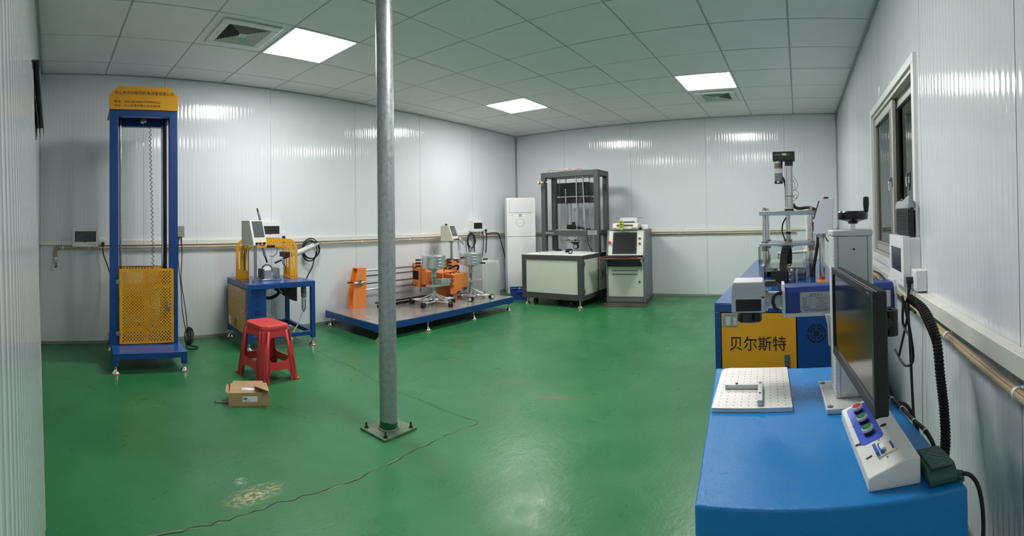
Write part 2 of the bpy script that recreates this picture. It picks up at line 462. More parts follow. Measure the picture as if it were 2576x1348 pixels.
# ribbed sheet panels
def wall_panels(parent,axis,at,sign,joints,hole=None,pitch=0.040,z1=H):
    """axis 'x': wall runs along x at y=at; 'y': runs along y at x=at; sign: direction of the room; hole=(u0,u1,z0,z1)"""
    for a,b in zip(joints,joints[1:]):
        a+=.0015;b-=.0015
        us=set(); starts=[]
        u=a
        while u<b-1e-6:
            p_=pitch*random.choice((.72,.85,1,1,1.15,1.35)); starts.append((u,p_))
            for f in (0,.30,.38,.46,.54,.62,.70):
                if u+f*p_<b: us.add(round(u+f*p_,5))
            u+=p_
        us.add(round(b,5))
        if hole:
            for h in hole[:2]:
                if a<h<b: us.add(h)
        us=sorted(us); mb=MB()
        def d(u):
            s0=[q for q in starts if q[0]<=u+1e-5][-1]
            f=(u-s0[0])/s0[1]
            if f<.299 or f>.701 or u>b-.0005: return 0
            return -0.0008*(0.5-0.5*math.cos((f-.30)/.40*2*math.pi))
        def P(u,z): return (u,at+sign*d(u),z) if axis=='x' else (at+sign*d(u),u,z)
        cols={}
        for u in us:
            cols[u]=None
        def strip(lo,hi,z0,z1_):
            uu=[u for u in us if lo-1e-6<=u<=hi+1e-6]
            if len(uu)<2: return
            n=len(uu); mb._add([P(u,z0) for u in uu]+[P(u,z1_) for u in uu],[(i,i+1,n+i+1,n+i) for i in range(n-1)])
        if hole and hole[0]<b and hole[1]>a:
            h0,h1=max(a,hole[0]),min(b,hole[1])
            if a<h0: strip(a,h0,0,z1)
            strip(h0,h1,0,hole[2]); strip(h0,h1,hole[3],z1)
            if h1<b: strip(h1,b,0,z1)
        else: strip(a,b,0,z1)
        me_=mb.build('panel',WALL,parent)
        # faces toward the room
        me=me_.data
        n=me.polygons[0].normal
        want=Vector((0,sign,0)) if axis=='x' else Vector((sign,0,0))
        if n.dot(want)<0: me.flip_normals()
wb=struct(MB().box(-.3,LX+.06,.004,.06,0,H).build('wall_back',WALLB))
wall_panels(wb,'x',0,-1,[0,1.231,2.398,3.53,4.622,5.735,LX])
wf=struct(MB().box(LX+.004,LX+.06,-LY-.06,.0,0,H).build('wall_far',WALLB))
wall_panels(wf,'y',LX,-1,[-LY,-4.406,-3.259,-2.097,-.95,0])
WX0,WX1,WZ0,WZ1=2.345,3.655,.85,1.885
wr=struct(MB().box(0,WX0,-LY-.06,-LY-.004,0,H).box(WX1,LX,-LY-.06,-LY-.004,0,H).box(WX0,WX1,-LY-.06,-LY-.004,0,WZ0).box(WX0,WX1,-LY-.06,-LY-.004,WZ1,H).build('wall_right',WALLB))
wall_panels(wr,'x',-LY,1,[0,1.25,2.245,3.36,4.59,5.75,LX],hole=(WX0,WX1,WZ0,WZ1))
wl=struct(MB().box(-.06,-.004,-LY-.06,.0,0,H).build('wall_left',WALLB))
wall_panels(wl,'y',0,1,[-LY,-3.4,-2.2,-1.0,0])

# skirting channel, ceiling angle, corner covers
struct(MB().box(0,LX,-.008,0,0,.028).build('baseboard_back',mat('base_channel',(150,152,146),.6,.2),smooth=False))
struct(MB().box(LX-.008,LX,-LY,0,0,.028).build('baseboard_far',MATS['base_channel'],smooth=False))
struct(MB().box(0,LX,-LY,-LY+.008,0,.028).build('baseboard_right',MATS['base_channel'],smooth=False))
struct(MB().box(0,.008,-LY,0,0,.028).build('baseboard_left',MATS['base_channel'],smooth=False))
struct(MB().box(0,LX,-.010,0,H-.004,H-.001).box(0,LX,-.002,0,H-.008,H-.001).build('trim_1',TRIMM,smooth=False))
struct(MB().box(LX-.010,LX,-LY,0,H-.004,H-.001).box(LX-.002,LX,-LY,0,H-.008,H-.001).build('trim_2',TRIMM,smooth=False))
struct(MB().box(0,LX,-LY,-LY+.026,H-.004,H-.001).box(0,LX,-LY,-LY+.003,H-.028,H-.001).build('trim_3',TRIMM,smooth=False))
struct(MB().box(0,.022,-LY,0,H-.004,H-.001).build('trim_4',TRIMM,smooth=False))
struct(MB().box(LX-.028,LX-.0005,-.003,-.0005,0,H-.02).box(LX-.003,LX-.0005,-.028,-.0005,0,H-.02).build('trim_5',mat('corner_cover',(166,176,178),.35),smooth=False))
struct(MB().box(LX-.02,LX-.0005,-LY+.0005,-LY+.003,0,H-.02).box(LX-.003,LX-.0005,-LY+.0005,-LY+.02,0,H-.02).build('trim_6',MATS['corner_cover'],smooth=False))

# ceiling: void slab, bars, lay-in tiles
XS=[0]+[GX0+TILE*i for i in range(11)]+[LX]
YS=[0]+[-(GY0+TILE*j) for j in range(9) if GY0+TILE*j<LY-.05]+[-LY]
ce=struct(MB().box(-.3,LX+.06,-LY-.06,.06,H+.03,H+.08).build('ceiling',CEILB,smooth=False))
bars=MB()
for x in XS[1:-1]: bars.box(x-.004,x+.004,-LY,0,H+.0005,H+.02)
for y in YS[1:-1]: bars.box(0,LX,y-.004,y+.004,H+.0005,H+.02)
bars.build('grid_bars',TBAR,ce,smooth=False)
LIGHTS={(3,2),(8,2),(8,6),(3,6)}      # cells named by grid index of their near corner (i, j)
tiles={}
for i in range(len(XS)-1):
    for j in range(len(YS)-1):
        if (i,j) in LIGHTS: continue
        a,b=XS[i]+.0062,XS[i+1]-.0062; c,d=YS[j+1]+.0062,YS[j]-.0062
        key=(round(b-a,3),round(d-c,3))
        if key not in tiles:
            w_,h_=key
            o=MB().box(-w_/2,w_/2,-h_/2,h_/2,0,.012).build('tile',CEIL,ce,bevel=.0015,seg=1)
            tiles[key]=o
        else:
            o=tiles[key].copy(); COL.objects.link(o)
        o.location=((a+b)/2,(c+d)/2,H+random.uniform(-.0004,.0016)); o.rotation_euler=(random.uniform(-.002,.002),random.uniform(-.002,.002),0)

# LED panels
LN=[('square white LED ceiling panel between the ceiling fan and the steel column',3,2),('square white LED ceiling panel above the orange test rig',8,2),
    ('square white LED ceiling panel next to the small ceiling vent',8,6),('square white LED ceiling panel nearest the doorway side, above the bare floor',3,6)]
for lab,i,j in LN:
    x0,x1=XS[i],XS[i+1]; y1,y0=YS[j],YS[j+1]
    t=thing('ceiling_light',lab,'light',((x0+x1)/2,(y0+y1)/2,H),0,'LED ceiling panels')
    h=.295
    MB().box(-h,h,-h,-h+.014,-.003,.012).box(-h,h,h-.014,h,-.003,.012).box(-h,-h+.014,-h+.014,h-.014,-.003,.012).box(h-.014,h,-h+.014,h-.014,-.003,.012).build('frame',WHITEP,t,smooth=False)
    MB().box(-h+.014,h-.014,-h+.014,h-.014,0,.008).build('diffuser',LED,t,smooth=False)

# ceiling fans / vents with square louvre rings
def vent(name,label,cx,cy,s,rings,pull):
    t=thing(name,label,'vent',(cx,cy,H),0,'ceiling vents')
    g=s*.72
    mb=MB()
    for (a,b,c,d) in ((-s,s,-s,-g),(-s,s,g,s),(-s,-g,-g,g),(g,s,-g,g)):
        mb.box(a,b,c,d,-.014,-.001)
    mb.build('frame',mat('vent_white',(214,218,212),.45),t,bevel=.006)
    MB().box(-g,g,-g,g,-.0015,-.0005).build('backing',mat('vent_dark',(44,46,46),.8),t,smooth=False)
    for k in range(rings):
        o=g*(1-(k+.25)/(rings+.6)); i_=o-g/(rings+.6)*.45
        q=MB()
        for sgn in range(4):
            M_=Matrix.Rotation(sgn*math.pi/2,4,'Z')
            v=[(-o,-o,-.012),(o,-o,-.012),(i_,-i_,-.003),(-i_,-i_,-.003),(-o,-o,-.010),(o,-o,-.010),(i_,-i_,-.0015),(-i_,-i_,-.0015)]
            q._add([M_@Vector(p) for p in v],((0,1,2,3),(7,6,5,4),(0,4,5,1)))
        q.build('slat',MATS['vent_white'],t,smooth=False)
    c=g*.16
    MB().box(-c,c,-c,c,-.013,-.004).build('center_plate',MATS['vent_white'],t,bevel=.002)
    MB().lathe([(c*.35,-.0138),(c*.5,-.0138),(c*.5,-.0128),(c*.35,-.0128),(c*.35,-.0138)],n=16).build('emblem_ring',INKG,t)
    if pull:
        text('marking','AUX',INKW,t,(0,-s*.86+.0,-.0146),width=.035,face=(R(180),0,0))
        MB().box(-s*.87,-s*.85,-.02,.03,-.0146,-.014).build('marking',INKG,t,smooth=False)
    return t
vent('ceiling_fan_grille','large square white ceiling fan grille beside the brightest LED panel',1.535,-1.245,.235,9,True)
vent('ceiling_vent','small square white ceiling vent next to the LED panel near the window wall',5.78,-3.64,.235,8,False)

t=thing('smoke_detector','small dark round detector on the ceiling at the top edge of the view','detector',(2.815,-3.275,H))
MB().lathe([(0,-.04),(.035,-.038),(.05,-.02),(.052,-.002),(0,-.002)],n=24).build('body',BLACKM,t)
# sliding door on the left wall
d=struct(bpy.data.objects.new('door_1',None)); COL.objects.link(d)
d['label']='white ribbed sliding door panel slid along the left wall'
mb=MB(); a,b=-LY+.02,-2.79
us=[];u=a
while u<b:
    us+= [u+f*.052 for f in (0,.3,.38,.46,.54,.62,.70) if u+f*.052<b]; u+=.052
us.append(b)
def dd(u):
    f=((u-a)/.052)%1
    return 0 if (f<.3 or f>.7) else -.0012*(.5-.5*math.cos((f-.3)/.4*2*math.pi))
n=len(us)
mb._add([(.03+dd(u),u,.004) for u in us]+[(.03+dd(u),u,1.735) for u in us],[(i,n+i,n+i+1,i+1) for i in range(n-1)])
o=mb.build('door_leaf',WALL,d)
MB().box(.004,.0285,a,b,.004,1.735).build('door_core',WHITEP,d,smooth=False)
MB().box(.002,.032,b-.002,b+.004,.002,1.737).build('edge_strip',mat('edge_cream',(206,204,190),.5),d,smooth=False)
for q in d.children:      # the hung leaf leans, its foot out into the room
    for v in q.data.vertices: v.co.x+=(1.735-v.co.z)*.031
RA,RB=-2.784,-1.50
for q in ((.010,.013,1.718,1.772),(.010,.056,1.772,1.776),(.053,.056,1.718,1.772),(.030,.033,1.706,1.772)): MB().box(q[0],q[1],RA,RB,q[2],q[3]).build('rail',mat('rail_dark',(62,64,66),.45,.5),d,smooth=False)
MB().box(.001,.010,RA,RB+.02,1.70,1.79).build('rail_backing',TRIMM,d,smooth=False)

# window in the right wall
wd=struct(bpy.data.objects.new('window_1',None)); COL.objects.link(wd)
wd['label']='aluminium sliding window with two sashes in the right wall'
yw=-LY
def frame_rect(mb,x0,x1,z0,z1,t,ya,yb):
    mb.box(x0,x1,ya,yb,z0,z0+t); mb.box(x0,x1,ya,yb,z1-t,z1); mb.box(x0,x0+t,ya,yb,z0+t,z1-t); mb.box(x1-t,x1,ya,yb,z0+t,z1-t)
mb=MB(); frame_rect(mb,WX0-.035,WX1+.035,WZ0-.035,WZ1+.035,.045,yw-.001,yw+.018); mb.build('casing',WHITEP,wd,bevel=.002)
mb=MB(); frame_rect(mb,WX0,WX1,WZ0,WZ1,.035,yw-.075,yw+.004); mb.build('window_frame',WFRAME,wd,bevel=.002)
MB().box(WX0+.035,WX1-.035,yw-.05,yw-.046,WZ0+.035,WZ0+.06).box(WX0+.035,WX1-.035,yw-.02,yw-.016,WZ0+.035,WZ0+.06).build('track',WFRAME,wd,smooth=False)
def sash(x0,x1,ya,name):
    mb=MB(); frame_rect(mb,x0,x1,WZ0+.04,WZ1-.036,.05,ya,ya+.024)
    f=mb.build(name,WFRAME,wd,bevel=.003)
    mb=MB(); frame_rect(mb,x0+.05,x1-.05,WZ0+.09,WZ1-.086,.012,ya-.002,ya+.030); mb.build('bead',mat('bead_grey',(170,168,160),.4,.2),f,bevel=.002)
    MB().box(x0+.058,x1-.058,ya+.010,ya+.014,WZ0+.098,WZ1-.094).build('pane',GLASS,f,smooth=False)
    return f
sA=sash(2.96,WX1-.03,yw-.032,'sash')
sB=sash(WX0+.03,3.05,yw-.066,'sash')
for s_,x,y in ((sA,2.985,yw-.008),(sB,2.60,yw-.03)):
    mb=MB().box(x-.010,x+.010,y,y+.009,1.31,1.37).box(x-.006,x+.006,y+.008,y+.02,1.345,1.365)
    mb.tube([(x,y+.016,1.355),(x,y+.023,1.335),(x-.003,y+.021,1.29)],.005,8,3)
    mb.build('latch',CHROME,s_)
# the dark yard wall beyond the glass
struct(MB().box(1.6,4.4,yw-.60,yw-.56,0,2.6).build('wall_outside',mat('outside_dark',(170,164,156),.8),smooth=False))

# cable trunking and water pipe
def trunk(name,label,segs):
    t=thing(name,label,'trunking')
    for s_ in segs: MB().box(*s_).build('cover',mat('trunking_white',(228,227,218),.4),t,bevel=.003)
    return t
trunk('cable_trunking','white cable trunking running along the back wall',[(0.001,.205,-.026,-.0005,.945,.994)]+[(.207+i*1.345,min(.207+(i+1)*1.345-.002,LX-.03),-.026,-.0005,.945,.994) for i in range(5)])
trunk('cable_trunking','white cable trunking running along the far wall',[(LX-.026,LX-.0005,-.9,-.03,.945,.99),(LX-.026,LX-.0005,-2.9,-.902,.945,.99),(LX-.026,LX-.0005,-LY+.03,-2.902,.945,.99)])
trunk('cable_trunking','thick white cable trunking on the right wall below the window',[(.3,1.85,yw+.0005,yw+.042,.722,.782),(1.852,4.6,yw+.0005,yw+.042,.722,.782)])
def pipe(name,label,pts,r,clips,nrm):
    t=thing(name,label,'pipe')
    MB().tube(pts,r,12).build('run',TAN,t)
    for c in clips:
        c=Vector(c); n=Vector(nrm)
        ax=Vector((0,0,1)).cross(n)
        mb=MB(); mb.cyl(c-ax*.006,c+ax*.006,r+.0022,n=12); mb.box(-.006,.006,-.014,.014,-.016,.016,Matrix.Translation(c-n*(r+.002))@Matrix.Scale(.3,4,n))
        mb.build('clip',WHITEP,t)
    return t
zp=.922
pb=pipe('water_pipe','tan water pipe clipped along the back wall under the trunking',[(.15,-.03,.845),(.15,-.03,.90),(.156,-.03,.916),(.172,-.03,zp),(LX-.04,-.03,zp),(LX-.03,-.04,zp),(LX-.03,-4.55,zp)],.0125,[(.22,-.03,zp)]+[(.48+i*.78,-.03,zp) for i in range(8)]+[(LX-.03,-1.2,zp),(LX-.03,-2.85,zp),(LX-.03,-3.95,zp)],(0,-1,0))
MB().cyl((.15,-.03,.835),(.15,-.03,.90),.0165,n=14).tube([(.15,-.03,.895),(.153,-.03,.912),(.168,-.03,zp),(.19,-.03,zp)],.0165,14).build('elbow',mat('pipe_fitting',(150,138,108),.5),pb)
pr=pipe('water_pipe','tan water pipe with a red line on the right wall under the thick trunking',[(.3,yw+.036,.672),(1.3,yw+.036,.676),(3.34,yw+.036,.716),(5.0,yw+.036,.74)],.0155,[(1.78,yw+.036,.688),(1.2,yw+.036,.676),(2.62,yw+.036,.702)],(0,1,0))
MB().tube([(.3,yw+.0455,.684),(1.3,yw+.0455,.688),(3.34,yw+.0455,.728),(5.0,yw+.0455,.752)],.0014,6).build('stripe',mat('stripe_red',(178,84,58),.5),pr)
def tap(label,loc,deg,z):
    t=thing('water_tap',label,'tap',(loc[0],loc[1],z),deg)
    MB().cyl((0,0,-.01),(0,0,.03),.012,n=12).build('adapter',WHITEP,t)
    MB().cyl((0,0,-.05),(0,0,-.005),.011,n=12).tube([(0,0,-.035),(0,-.02,-.05),(.002,-.045,-.062)],.010,10,3).cyl((.002,-.045,-.062),(.002,-.06,-.075),.013,n=12).build('spout',CHROME,t)
    MB().cyl((0,0,-.035),(.03,-.01,-.05),.010,n=10).box(.022,.044,-.02,0,-.062,-.042).build('handle',CHROME,t)
    return t
tap('small chrome tap at the pipe end in the left corner',(.15,-.03),0,.82)
tq=tap('small chrome tap on the back wall pipe beside the hung cable coil',(5.38,-.045),0,.895)
tw=tap('small chrome tap angled out of the right wall pipe',(3.2,yw+.06),180,.70)
MB().cyl((-.03,-.024,.018),(.03,-.024,.017),.021,n=14).cyl((0,-.02,.02),(0,0,-.005),.02,n=14).build('tee',MATS['pipe_fitting'],tw)

# wall switchgear
def breaker_box(label,x0,x1,z0,z1,y,dep,brand=True):
    t=thing('breaker_box',label,'breaker box',(x0,y,z0))
    w_,h_=x1-x0,z1-z0
    MB().box(.004,w_-.004,-dep*.62,0,.004,h_-.004).build('back_box',WHITEP,t,bevel=.004)
    mb=MB(); a,b_,c,d_=.09*w_,.92*w_,.24*h_,.76*h_
    mb.box(0,w_,-dep,-dep*.62,0,c).box(0,w_,-dep,-dep*.62,d_,h_).box(0,a,-dep,-dep*.62,c,d_).box(b_,w_,-dep,-dep*.62,c,d_)
    mb.build('cover',WHITEP,t)
    MB().box(a,b_,-dep*.8,-dep*.7,c,d_).build('recess',mat('recess_grey',(120,128,130),.5),t,smooth=False)
    bk=MB().box(a+.15*w_,a+.33*w_,-dep*.93,-dep*.8,c+.17*h_,c+.36*h_).build('breaker',mat('breaker_grey',(190,194,196),.4),t,bevel=.001)
    MB().box(a+.17*w_,a+.31*w_,-dep*.965,-dep*.93,c+.20*h_,c+.25*h_).build('lever',BRKB,bk)
    MB().box(a+.37*w_,a+.66*w_,-dep*.93,-dep*.8,c+.17*h_,c+.36*h_).build('blank_plate',mat('blank_grey',(96,102,104),.5),t,smooth=False)
    MB().box(a,b_,-dep*1.0,-dep*.975,c,d_).build('window_flap',glass('smoked_flap',(196,202,204),0.02,.02),t,smooth=False)
    MB().box(a+.36*w_,a+.42*w_,-dep*1.02,-dep*.975,c-.004,c+.006).build('flap_tab',BLACK,t)
    if brand: MB().box(w_*.84,w_*.92,-dep-.0006,-dep,h_*.08,h_*.10).build('brand_mark',INKG,t,smooth=False)
    return t
breaker_box('white breaker box with smoked flap left of the blue tower',.312,.556,.932,1.128,-.0005,.062)
breaker_box('white breaker box behind the grey touch-screen box',2.225,2.475,.998,1.163,-.0005,.08)
breaker_box('white breaker box by the far corner above the orange rig',5.612,5.86,.996,1.172,-.0005,.10)
def socket(label,x,z,y,w_=.078,dep=.016):
    t=thing('wall_socket',label,'socket',(x,y,z))
    MB().rpoly(-w_/2,w_/2,-w_/2,w_/2,.005,'y',-dep,0).build('plate',WHITEP,t,bevel=.0015)
    MB().box(-.008,-.005,-dep-.0006,-dep,.014,.022).box(.005,.008,-dep-.0006,-dep,.014,.022).build('slots',INKG,t,smooth=False)
    return t
socket('white wall socket beside the left corner breaker box',.604,.982,-.0005)
socket('white wall socket above the yellow arch',2.53,1.02,-.0005)
socket('white double wall socket by the far corner with two plugs in it',5.95,1.0,-.0005,.14,.03)
def plug(label,x,y,z,pts,mt=RUB,r=.006,out=(0,-1,0)):
    t=thing('power_lead',label,'cable')
    o_=Vector(out); c=Vector((x,y,z))
    MB().cyl(c,c+o_*.028,.016,n=14).cyl(c+o_*.014,c+o_*.018+Vector((0,0,-.05)),.013,.007,n=12).build('plug',BLACK,t)
    MB().tube([c+o_*.018+Vector((0,0,-.045))]+[Vector(p) for p in pts],r,8,6).build('cord',mt,t)
    return t
plug('black power lead from the left socket down behind the blue tower',.605,-.017,.962,[(.61,-.04,.86),(.645,-.05,.76),(.70,-.10,.58),(.76,-.2,.42),(.82,-.3,.34)])
plug('short black plug lead in the socket above the yellow arch',2.532,-.017,1.0,[(2.53,-.05,.95),(2.525,-.06,.9),(2.52,-.06,.8)])
plug('black plug lead dropping from the far socket to the grey cabinet',5.915,-.031,1.0,[(5.92,-.06,.9),(5.88,-.08,.75),(5.82,-.1,.58)],r=.007)
plug('black plug lead with a short hanging end at the far socket',6.0,-.031,1.01,[(6.01,-.05,.9),(6.0,-.05,.78),(5.985,-.05,.66)],r=.008)
t=thing('power_cable','long black cable running down the back wall beside the air conditioner','cable')
MB().tube([(6.03,-.035,.955),(6.2,-.035,.965),(6.32,-.05,.95),(6.36,-.06,.86),(6.42,-.08,.66),(6.47,-.1,.44),(6.52,-.14,.28),(6.58,-.2,.17),(6.62,-.26,.05)],.008,8,6).build('cord',RUB,t)
t=thing('cable_coil','black cable coil hung on the back wall pipe beside the tap','cable')
pts=[]
for k in range(4*16+1):
    a=2*math.pi*k/16; pts.append((5.62+.085*math.cos(a)+.004*(k//16),-.05-.004*(k//16),.86+(.12-.006*(k//16))*math.sin(a)))
MB().tube(pts,.0065,8).build('coil',RUB,t)
MB().tube([(5.56,-.05,.80),(5.57,-.06,.70),(5.60,-.08,.58),(5.61,-.1,.5)],.007,8,5).tube([(5.69,-.05,.93),(5.70,-.05,.80),(5.70,-.06,.66),(5.69,-.1,.5)],.007,8,5).build('tail',RUB,t)
t=thing('junction_box','small grey junction box on the wall right of the blue tower','junction box',(1.375,-.0005,1.075))
MB().box(-.04,.04,-.05,0,-.055,.055).build('box',mat('junction_grey',(150,150,142),.5),t,bevel=.004)
for sx in (-1,1):
    for sz in (-1,1): MB().cyl((sx*.031,-.05,sz*.045),(sx*.031,-.052,sz*.045),.004,n=8).build('screw',STEEL,t)
t=thing('cable_bundle','black cable hanging by the blue tower with its slack tied at the floor','cable')
MB().tube([(1.36,-.03,1.02),(1.345,-.06,.8),(1.36,-.1,.55),(1.35,-.2,.3),(1.36,-.3,.12)],.0045,8,6).tube([(1.39,-.03,1.02),(1.385,-.06,.82),(1.365,-.1,.6),(1.38,-.2,.32),(1.37,-.3,.12)],.0045,8,6).build('cord',RUB,t)
pts=[]
for k in range(5*14):
    a=2*math.pi*k/14; q=k//14; ph=q*.5
    x=.045*math.cos(a)*(1-.1*q); pts.append((1.375+x*math.cos(ph),-.33+x*math.sin(ph)*.9,.105+.085*math.sin(a)))
MB().tube(pts,.0045,6).tube([(1.37,-.33,.08),(1.34,-.36,.01),(1.40,-.42,.007),(1.45,-.36,.007),(1.40,-.30,.008)],.006,8,5).build('tied_loops',RUB,t)
t=thing('air_hose','black air hose coiled on the back wall behind the yellow arch','hose')
pts=[]
for k in range(4*18+1):
    a=2*math.pi*k/18; f=k/72; pts.append((2.85+.02*math.sin(5*f)+(.118-.03*f)*math.cos(a),-.05-.022*f,.865-.03*f+(.128-.035*abs(math.sin(4*f)))*math.sin(a)))
MB().tube(pts,.006,8).build('coil',RUB,t)
MB().tube([(2.90,-.06,.75),(2.86,-.08,.66),(2.78,-.12,.58),(2.70,-.2,.52)],.0075,8,5).build('tail',RUB,t)
# ================================================================== STEEL COLUMN
t=thing('steel_column','round galvanised steel column bolted to the green floor','column',(1.822,-2.572,0))
MB().lathe([(.049,.012),(.049,H)],n=40).build('pipe',GALV,t)
mb=MB(); n=40; lo=[];hi=[]
for i in range(n):
    a=2*math.pi*i/n; lo.append((.0496*math.cos(a),.0496*math.sin(a),.012)); z=.052+.006*math.sin(a*2+1)+random.uniform(-.002,.002); hi.append((.0496*math.cos(a),.0496*math.sin(a),z))
mb._add(lo+hi,[(i,(i+1)%n,n+(i+1)%n,n+i) for i in range(n)])
mb.build('painted_band',mat('paint_floor_green',(20,92,50),.4),t)
MB().box(-.117,.117,-.105,.105,0,.012).build('base_plate',mat('plate_green_worn',(104,122,100),.45,.35,.2,14,rvar=.1),t,bevel=.001)
pts=[(.053*math.cos(2*math.pi*k/32),.053*math.sin(2*math.pi*k/32),.014) for k in range(32)]
MB().tube(pts,.006,8,closed=True).build('weld_bead',mat('weld',(120,122,108),.45,.6,.2,60,.5,150),t)
for sx in (-1,1):
    for sy in (-1,1):
        c=(sx*.092,sy*.082,.012)
        b_=MB().cyl(c,(c[0],c[1],.015),.014,n=16).cyl((c[0],c[1],.015),(c[0],c[1],.023),.0095,n=6).cyl((c[0],c[1],.023),(c[0],c[1],.042),.0055,n=10).build('anchor_bolt',mat('bolt_green',(36,74,46),.45,.4),t)

# ================================================================== BLUE DROP TEST TOWER
t=thing('drop_test_tower','tall blue drop test tower with yellow sign and yellow perforated door','test machine',(.582,-.973,0),-4)
mb=MB().box(.0,.575,0,.72,.150,.158)
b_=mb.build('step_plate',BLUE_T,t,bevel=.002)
for q in ((.0,.575,0,.04),(.0,.575,.68,.72),(.0,.04,.04,.68),(.535,.575,.04,.68)): MB().box(*q,.112,.150).build('base_rail',BLUE,t,bevel=.002)
for x in (.0,.535):
    for y in (0,.68):
        MB().box(x,x+.04,y,y+.04,.06,.112).build('leg',BLUE,t,bevel=.002)
        foot(t,x+.02,y+.02,.062)
for x in (.035,.535):
    MB().box(x,x+.07,.27,.33,.158,2.10).build('post',BLUE,t,bevel=.003)
    MB().box(*((.062,.105) if x<.3 else (.535,.578)),.64,.70,.158,2.10).build('post',BLUE,t,bevel=.003)
MB().box(.105,.535,.27,.33,2.045,2.10).build('header',BLUE,t,bevel=.003)
MB().box(.095,.545,.64,.70,2.035,2.10).build('rear_header',BLUE,t,bevel=.003)
MB().box(.035,.605,.27,.70,2.10,2.112).build('top_plate',BLUE,t)
for x in (.055,.545):
    for z in (2.05,.158): MB().box(x,x+.04,.33,.64,z,z+.045).build('side_rail',BLUE,t,bevel=.003)
s_=MB().prism([(.03,2.098),(.61,2.098),(.61,2.225),(.535,2.292),(.108,2.292),(.03,2.222)],'y',.262,.268).build('sign_board',YEL,t,bevel=.001)
text('lettering','中山市贝尔斯特机电设备有限公司',INKN,s_,(.325,.2615,2.236),width=.495)
text('lettering','电话：15521851056/15390965352',INKN,s_,(.265,.2615,2.163),width=.385,height=.022)
text('lettering','地址：中山市港口镇工业大道3号',INKN,s_,(.265,.2615,2.130),width=.385,height=.022)
for x in (.140,.512):
    MB().cyl((x,.47,.16),(x,.47,2.10),.0105,n=16).build('guide_rod',CHROME,t)
MB().box(.523,.535,.40,.56,.2,2.06).build('guide_channel',BLACKM,t)
MB().box(.105,.117,.40,.56,.2,2.06).build('guide_channel',mat('channel_blue',(30,48,96),.4),t)
MB().cyl((.345,.5,.30),(.345,.5,2.07),.0016,n=6).build('lift_rope',STEEL,t)
pts=[]
N_=34
for k in range(N_*10+1):
    a=2*math.pi*k/10; z=2.05-(k/(N_*10))*1.30; pts.append((.415+.05*0+.0095*math.cos(a)+.012*math.sin(z*2.2),.5+.0095*math.sin(a),z))
MB().tube(pts,.0026,5).build('coiled_cord',RUB,t)
MB().box(.33,.37,.47,.53,2.05,2.10).cyl((.34,.46,2.06),(.34,.54,2.06),.02,n=16).build('pulley',STEEL,t)
MB().box(.12,.52,.40,.54,.27,.285).build('drop_platform',STEEL,t,bevel=.002)
# perforated door
d_=MB().holes(.115,.565,.168,.778,16,43,.0060,True,margin=.018).build('door',YEL,t,solid=.002,loc=(0,.256,0),weld=True,smooth=False)
mb=MB().box(.115,.565,.002,.02,.168,.172).box(.115,.565,.002,.02,.774,.778).box(.115,.119,.002,.02,.172,.774).box(.561,.565,.002,.02,.172,.774)
mb.build('door_edge',YEL,d_)
MB().box(.315,.355,.003,.012,.175,.771).build('stiffener',YEL,d_)
for z in (.27,.62): MB().box(.125,.555,.003,.012,z,z+.028).build('stiffener',YEL,d_)
h_=MB().rpoly(.508,.532,.432,.508,.004,'y',-.008,-.001).build('latch',STEEL,d_,bevel=.001)
MB().rpoly(.512,.528,.462,.503,.003,'y',-.010,-.008).build('latch_lever',ZINC,h_)
MB().box(.513,.527,-.0105,-.008,.447,.456).build('latch_mark',RED,h_,smooth=False)
for z in (.255,.675):
    h_=MB().box(.086,.122,-.006,.0,z-.017,z+.017).cyl((.105,-.006,z-.018),(.105,-.006,z+.018),.005,n=10).build('hinge',STEEL,d_,bevel=.001)
    for sx in (.094,.115):
        for sz in (-.01,.01): MB().cyl((sx,-.006,z+sz),(sx,-.0075,z+sz),.0025,n=8).build('screw',CHROME,h_)
r_=MB().holes(.105,.535,.168,.772,15,42,.0060,True,margin=.012).build('rear_guard',YEL,t,solid=.002,loc=(0,.645,0),weld=True,smooth=False)
for x in (.10,.54):
    MB().holes(.34,.64,.168,.772,11,42,.0060,True,margin=.012).build('side_guard',YEL,t,solid=.002,loc=(x,0,0),rot=(0,0,R(90)),weld=True,smooth=False)

for ch in t.children:
    if ch.name.split('.')[0] not in ('step_plate','base_rail','leg','leveling_foot'): ch.location.x-=.048

# ================================================================== RED STOOL
t=thing('plastic_stool','red plastic stool standing in front of the blue table','stool',(1.685,-1.335,0),4)
HS=.404; TX,TY=.112,.152; BX,BY=.160,.196
def ring(z,r_c=.035,e=0.0):
    f=1-z/HS; hx=TX+(BX-TX)*f+e; hy=TY+(BY-TY)*f+e
    return rrect(-hx,hx,-hy,hy,r_c,1)
# seat
mb=MB()
prof=[(HS,-.012),(HS-.004,-.003),(HS-.012,0),(HS-.040,0.0)]
rings=[[(p[0],p[1],z) for p in ring(z,.034,e)] for z,e in prof]
k=len(rings[0]); vs=[p for r in rings for p in r]
fs=[(i*k+j,i*k+(j+1)%k,(i+1)*k+(j+1)%k,(i+1)*k+j) for i in range(len(rings)-1) for j in range(k)]
fs.append(tuple(range(k)))
mb._add(vs,fs)
st=mb.build('seat',REDST,t,solid=.004)
for i in range(-7,8):
    for j in range(-10,11):
        pass
mb=MB()
for i in range(-8,9):
    for j in range(-11,12):
        if abs(i)%2==abs(j)%2:
            x,y=i*.0115,j*.0115
            if x*x+y*y>.0005: mb._add([(x-.005,y,HS+.002),(x,y-.005,HS+.002),(x+.005,y,HS+.002),(x,y+.005,HS+.002),(x,y,HS+.0034)],[(0,1,4),(1,2,4),(2,3,4),(3,0,4)])
gs=mb.build('seat_grip',REDST,st,smooth=False); gs['kind']='stuff'
